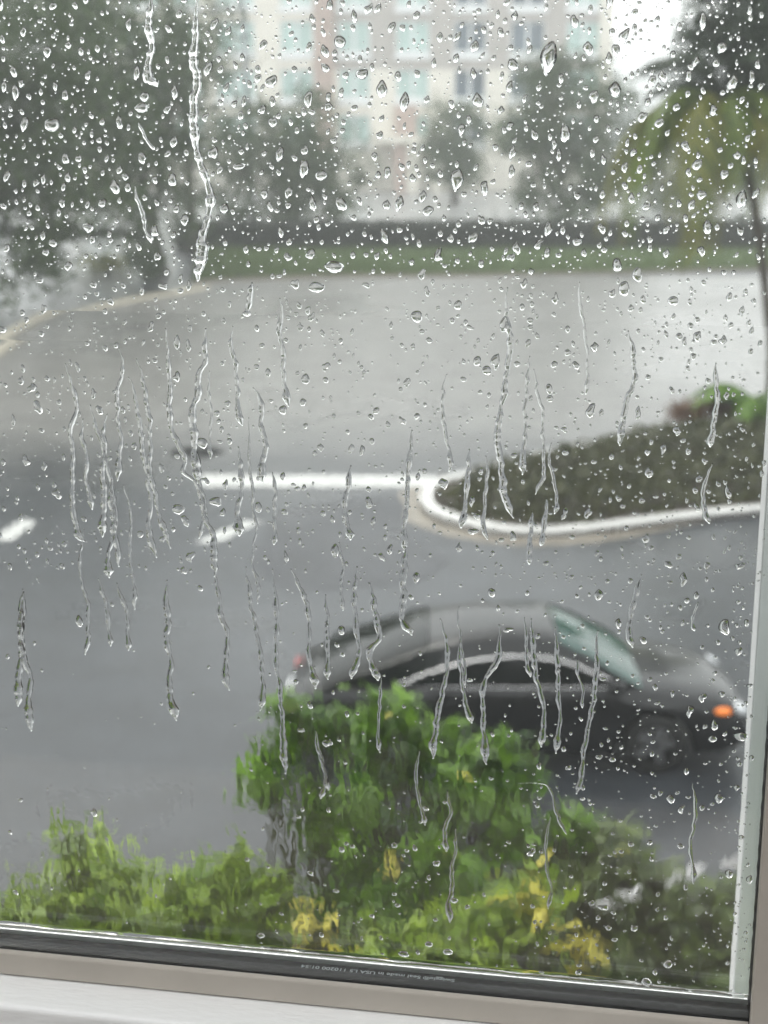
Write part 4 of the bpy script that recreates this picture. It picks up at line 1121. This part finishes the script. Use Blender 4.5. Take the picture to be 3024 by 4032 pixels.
for rank, i in enumerate(order):
    px, py, a, b, sh, words = drops[i]
    u, v = pane(px, py); rx, ry = a * PXM, b * PXM
    flat = 0.86 if py < 1080 else (0.46 if py < 2300 else 0.66)
    h = min(rx, ry) * flat * random.Random(i).uniform(0.8, 1.2)
    rot = random.Random(i + 5).gauss(-0.12 if py < 1100 else 0, 0.22)
    if rank < 300:
        vs_, fs = dome(rx, ry, h, i, shape=sh, rot=rot * (0.3 if words else 1), irr=0.10 if words else (0.2 if py < 1000 else 0.34))
        mb = MB(); mb.add(vs_, fs); me = mb.mesh('raindrop', M['water'], True); me.polygons[0].use_smooth = False
        o = link('raindrop', me); o.matrix_world = WM @ Matrix.Translation((u, BASE_N, v))
        if not words:
            siz = 'large' if a * b > 330 else ('medium' if a * b > 230 else 'smallish')
            shp = 'slender' if b > 1.45 * a else ('wide' if b < 0.85 * a else 'plump')
            frm = {'round': 'rounded', 'tear': 'teardrop', 'drip': 'pointed', 'bean': 'curved'}[sh]
            lean = 'left-leaning' if rot < -0.16 else ('right-leaning' if rot > 0.16 else 'upright')
            words = '%s %s %s %s raindrop %s' % (siz, shp, lean, frm, zone(px, py))
        tag(o, words, 'raindrop', DG)
    else:
        vs_, fs = dome(rx, ry, h, i, nseg=12, rings=(1, 0.85, 0.5), shape=sh, rot=rot, irr=0.18)
        small.add([(x + u, y + BASE_N, z + v) for x, y, z in vs_], fs)
o = small.build('small_raindrops', M['water'], None, True); o.matrix_world = WM
tag(o, 'countless tiny raindrops sprinkled between the larger drops on the glass', 'raindrops', kind='stuff')

# rippled sheet of water on the lower half of the pane
mb = MB(); NU, NV = 430, 560
ua, ub = pane(-60, 3000)[0], uo - 0.001
va, vb_ = VB + 0.0045, pane(1500, 1250)[1]
def film(u, v):
    f = (vb_ - v) / (vb_ - va)                                      # 0 at the top, 1 at the foot
    k = min(1, 0.15 + max(0, f - 0.54) * 4.8)
    s = 0.55 + 0.45 * noise.noise(Vector((u * 7, v * 5, 2)))
    a = noise.noise(Vector((u * 150, v * 28, 0))) * 0.55 + noise.noise(Vector((u * 90, v * 60, 5))) * 0.6 + noise.noise(Vector((u * 330, v * 130, 9))) * 0.3 + noise.noise(Vector((u * 560, v * 420, 11))) * 0.10 + noise.noise(Vector((u * 30, v * 16, 7))) * 0.8
    right = 1 - 0.75 * min(1, max(0, (u - pane(2250, 3000)[0]) / 0.04))
    return 0.00034 + 0.00022 * a * k * s * right
vs_ = []; fs = []
for j in range(NV + 1):
    for i in range(NU + 1):
        u = ua + (ub - ua) * i / NU; v = va + (vb_ - va) * j / NV
        e = min(1, i / 4, (NU - i) / 4, j / 3, (NV - j) / 25)
        vs_.append((u, 0.00004 + max(0.00002, film(u, v)) * (0.15 + 0.85 * e), v))
for j in range(NV):
    for i in range(NU):
        a = j * (NU + 1) + i; fs.append((a, a + 1, a + NU + 2, a + NU + 1)[::-1])
mb.add(vs_, fs)
b = len(vs_); mb.add([(ua, 0.00004, va), (ub, 0.00004, va), (ub, 0.00004, vb_), (ua, 0.00004, vb_)], [(0, 1, 2, 3)])
o = mb.build('water_film', M['water'], None, True); o.matrix_world = WM
tag(o, 'thin rippled sheet of rainwater over the lower half of the glass', 'water', kind='stuff')

# ------------------------------------------------------------------ rain-filled air
hz = MB(); hz.box(-520, 520, -80, 920, -1.0, 32.0)
hm = bpy.data.materials.new('haze'); hm.use_nodes = True; t = hm.node_tree
t.nodes.remove(t.nodes['Principled BSDF']); pv = t.nodes.new('ShaderNodeVolumePrincipled')
pv.inputs['Color'].default_value = (0.96, 0.97, 0.98, 1); pv.inputs['Density'].default_value = 0.0017; pv.inputs['Anisotropy'].default_value = 0.0
t.links.new(pv.outputs[0], t.nodes['Material Output'].inputs['Volume'])
o = hz.build('haze', hm); o['kind'] = 'stuff'; o['label'] = 'pale grey rain haze filling the air over the road'
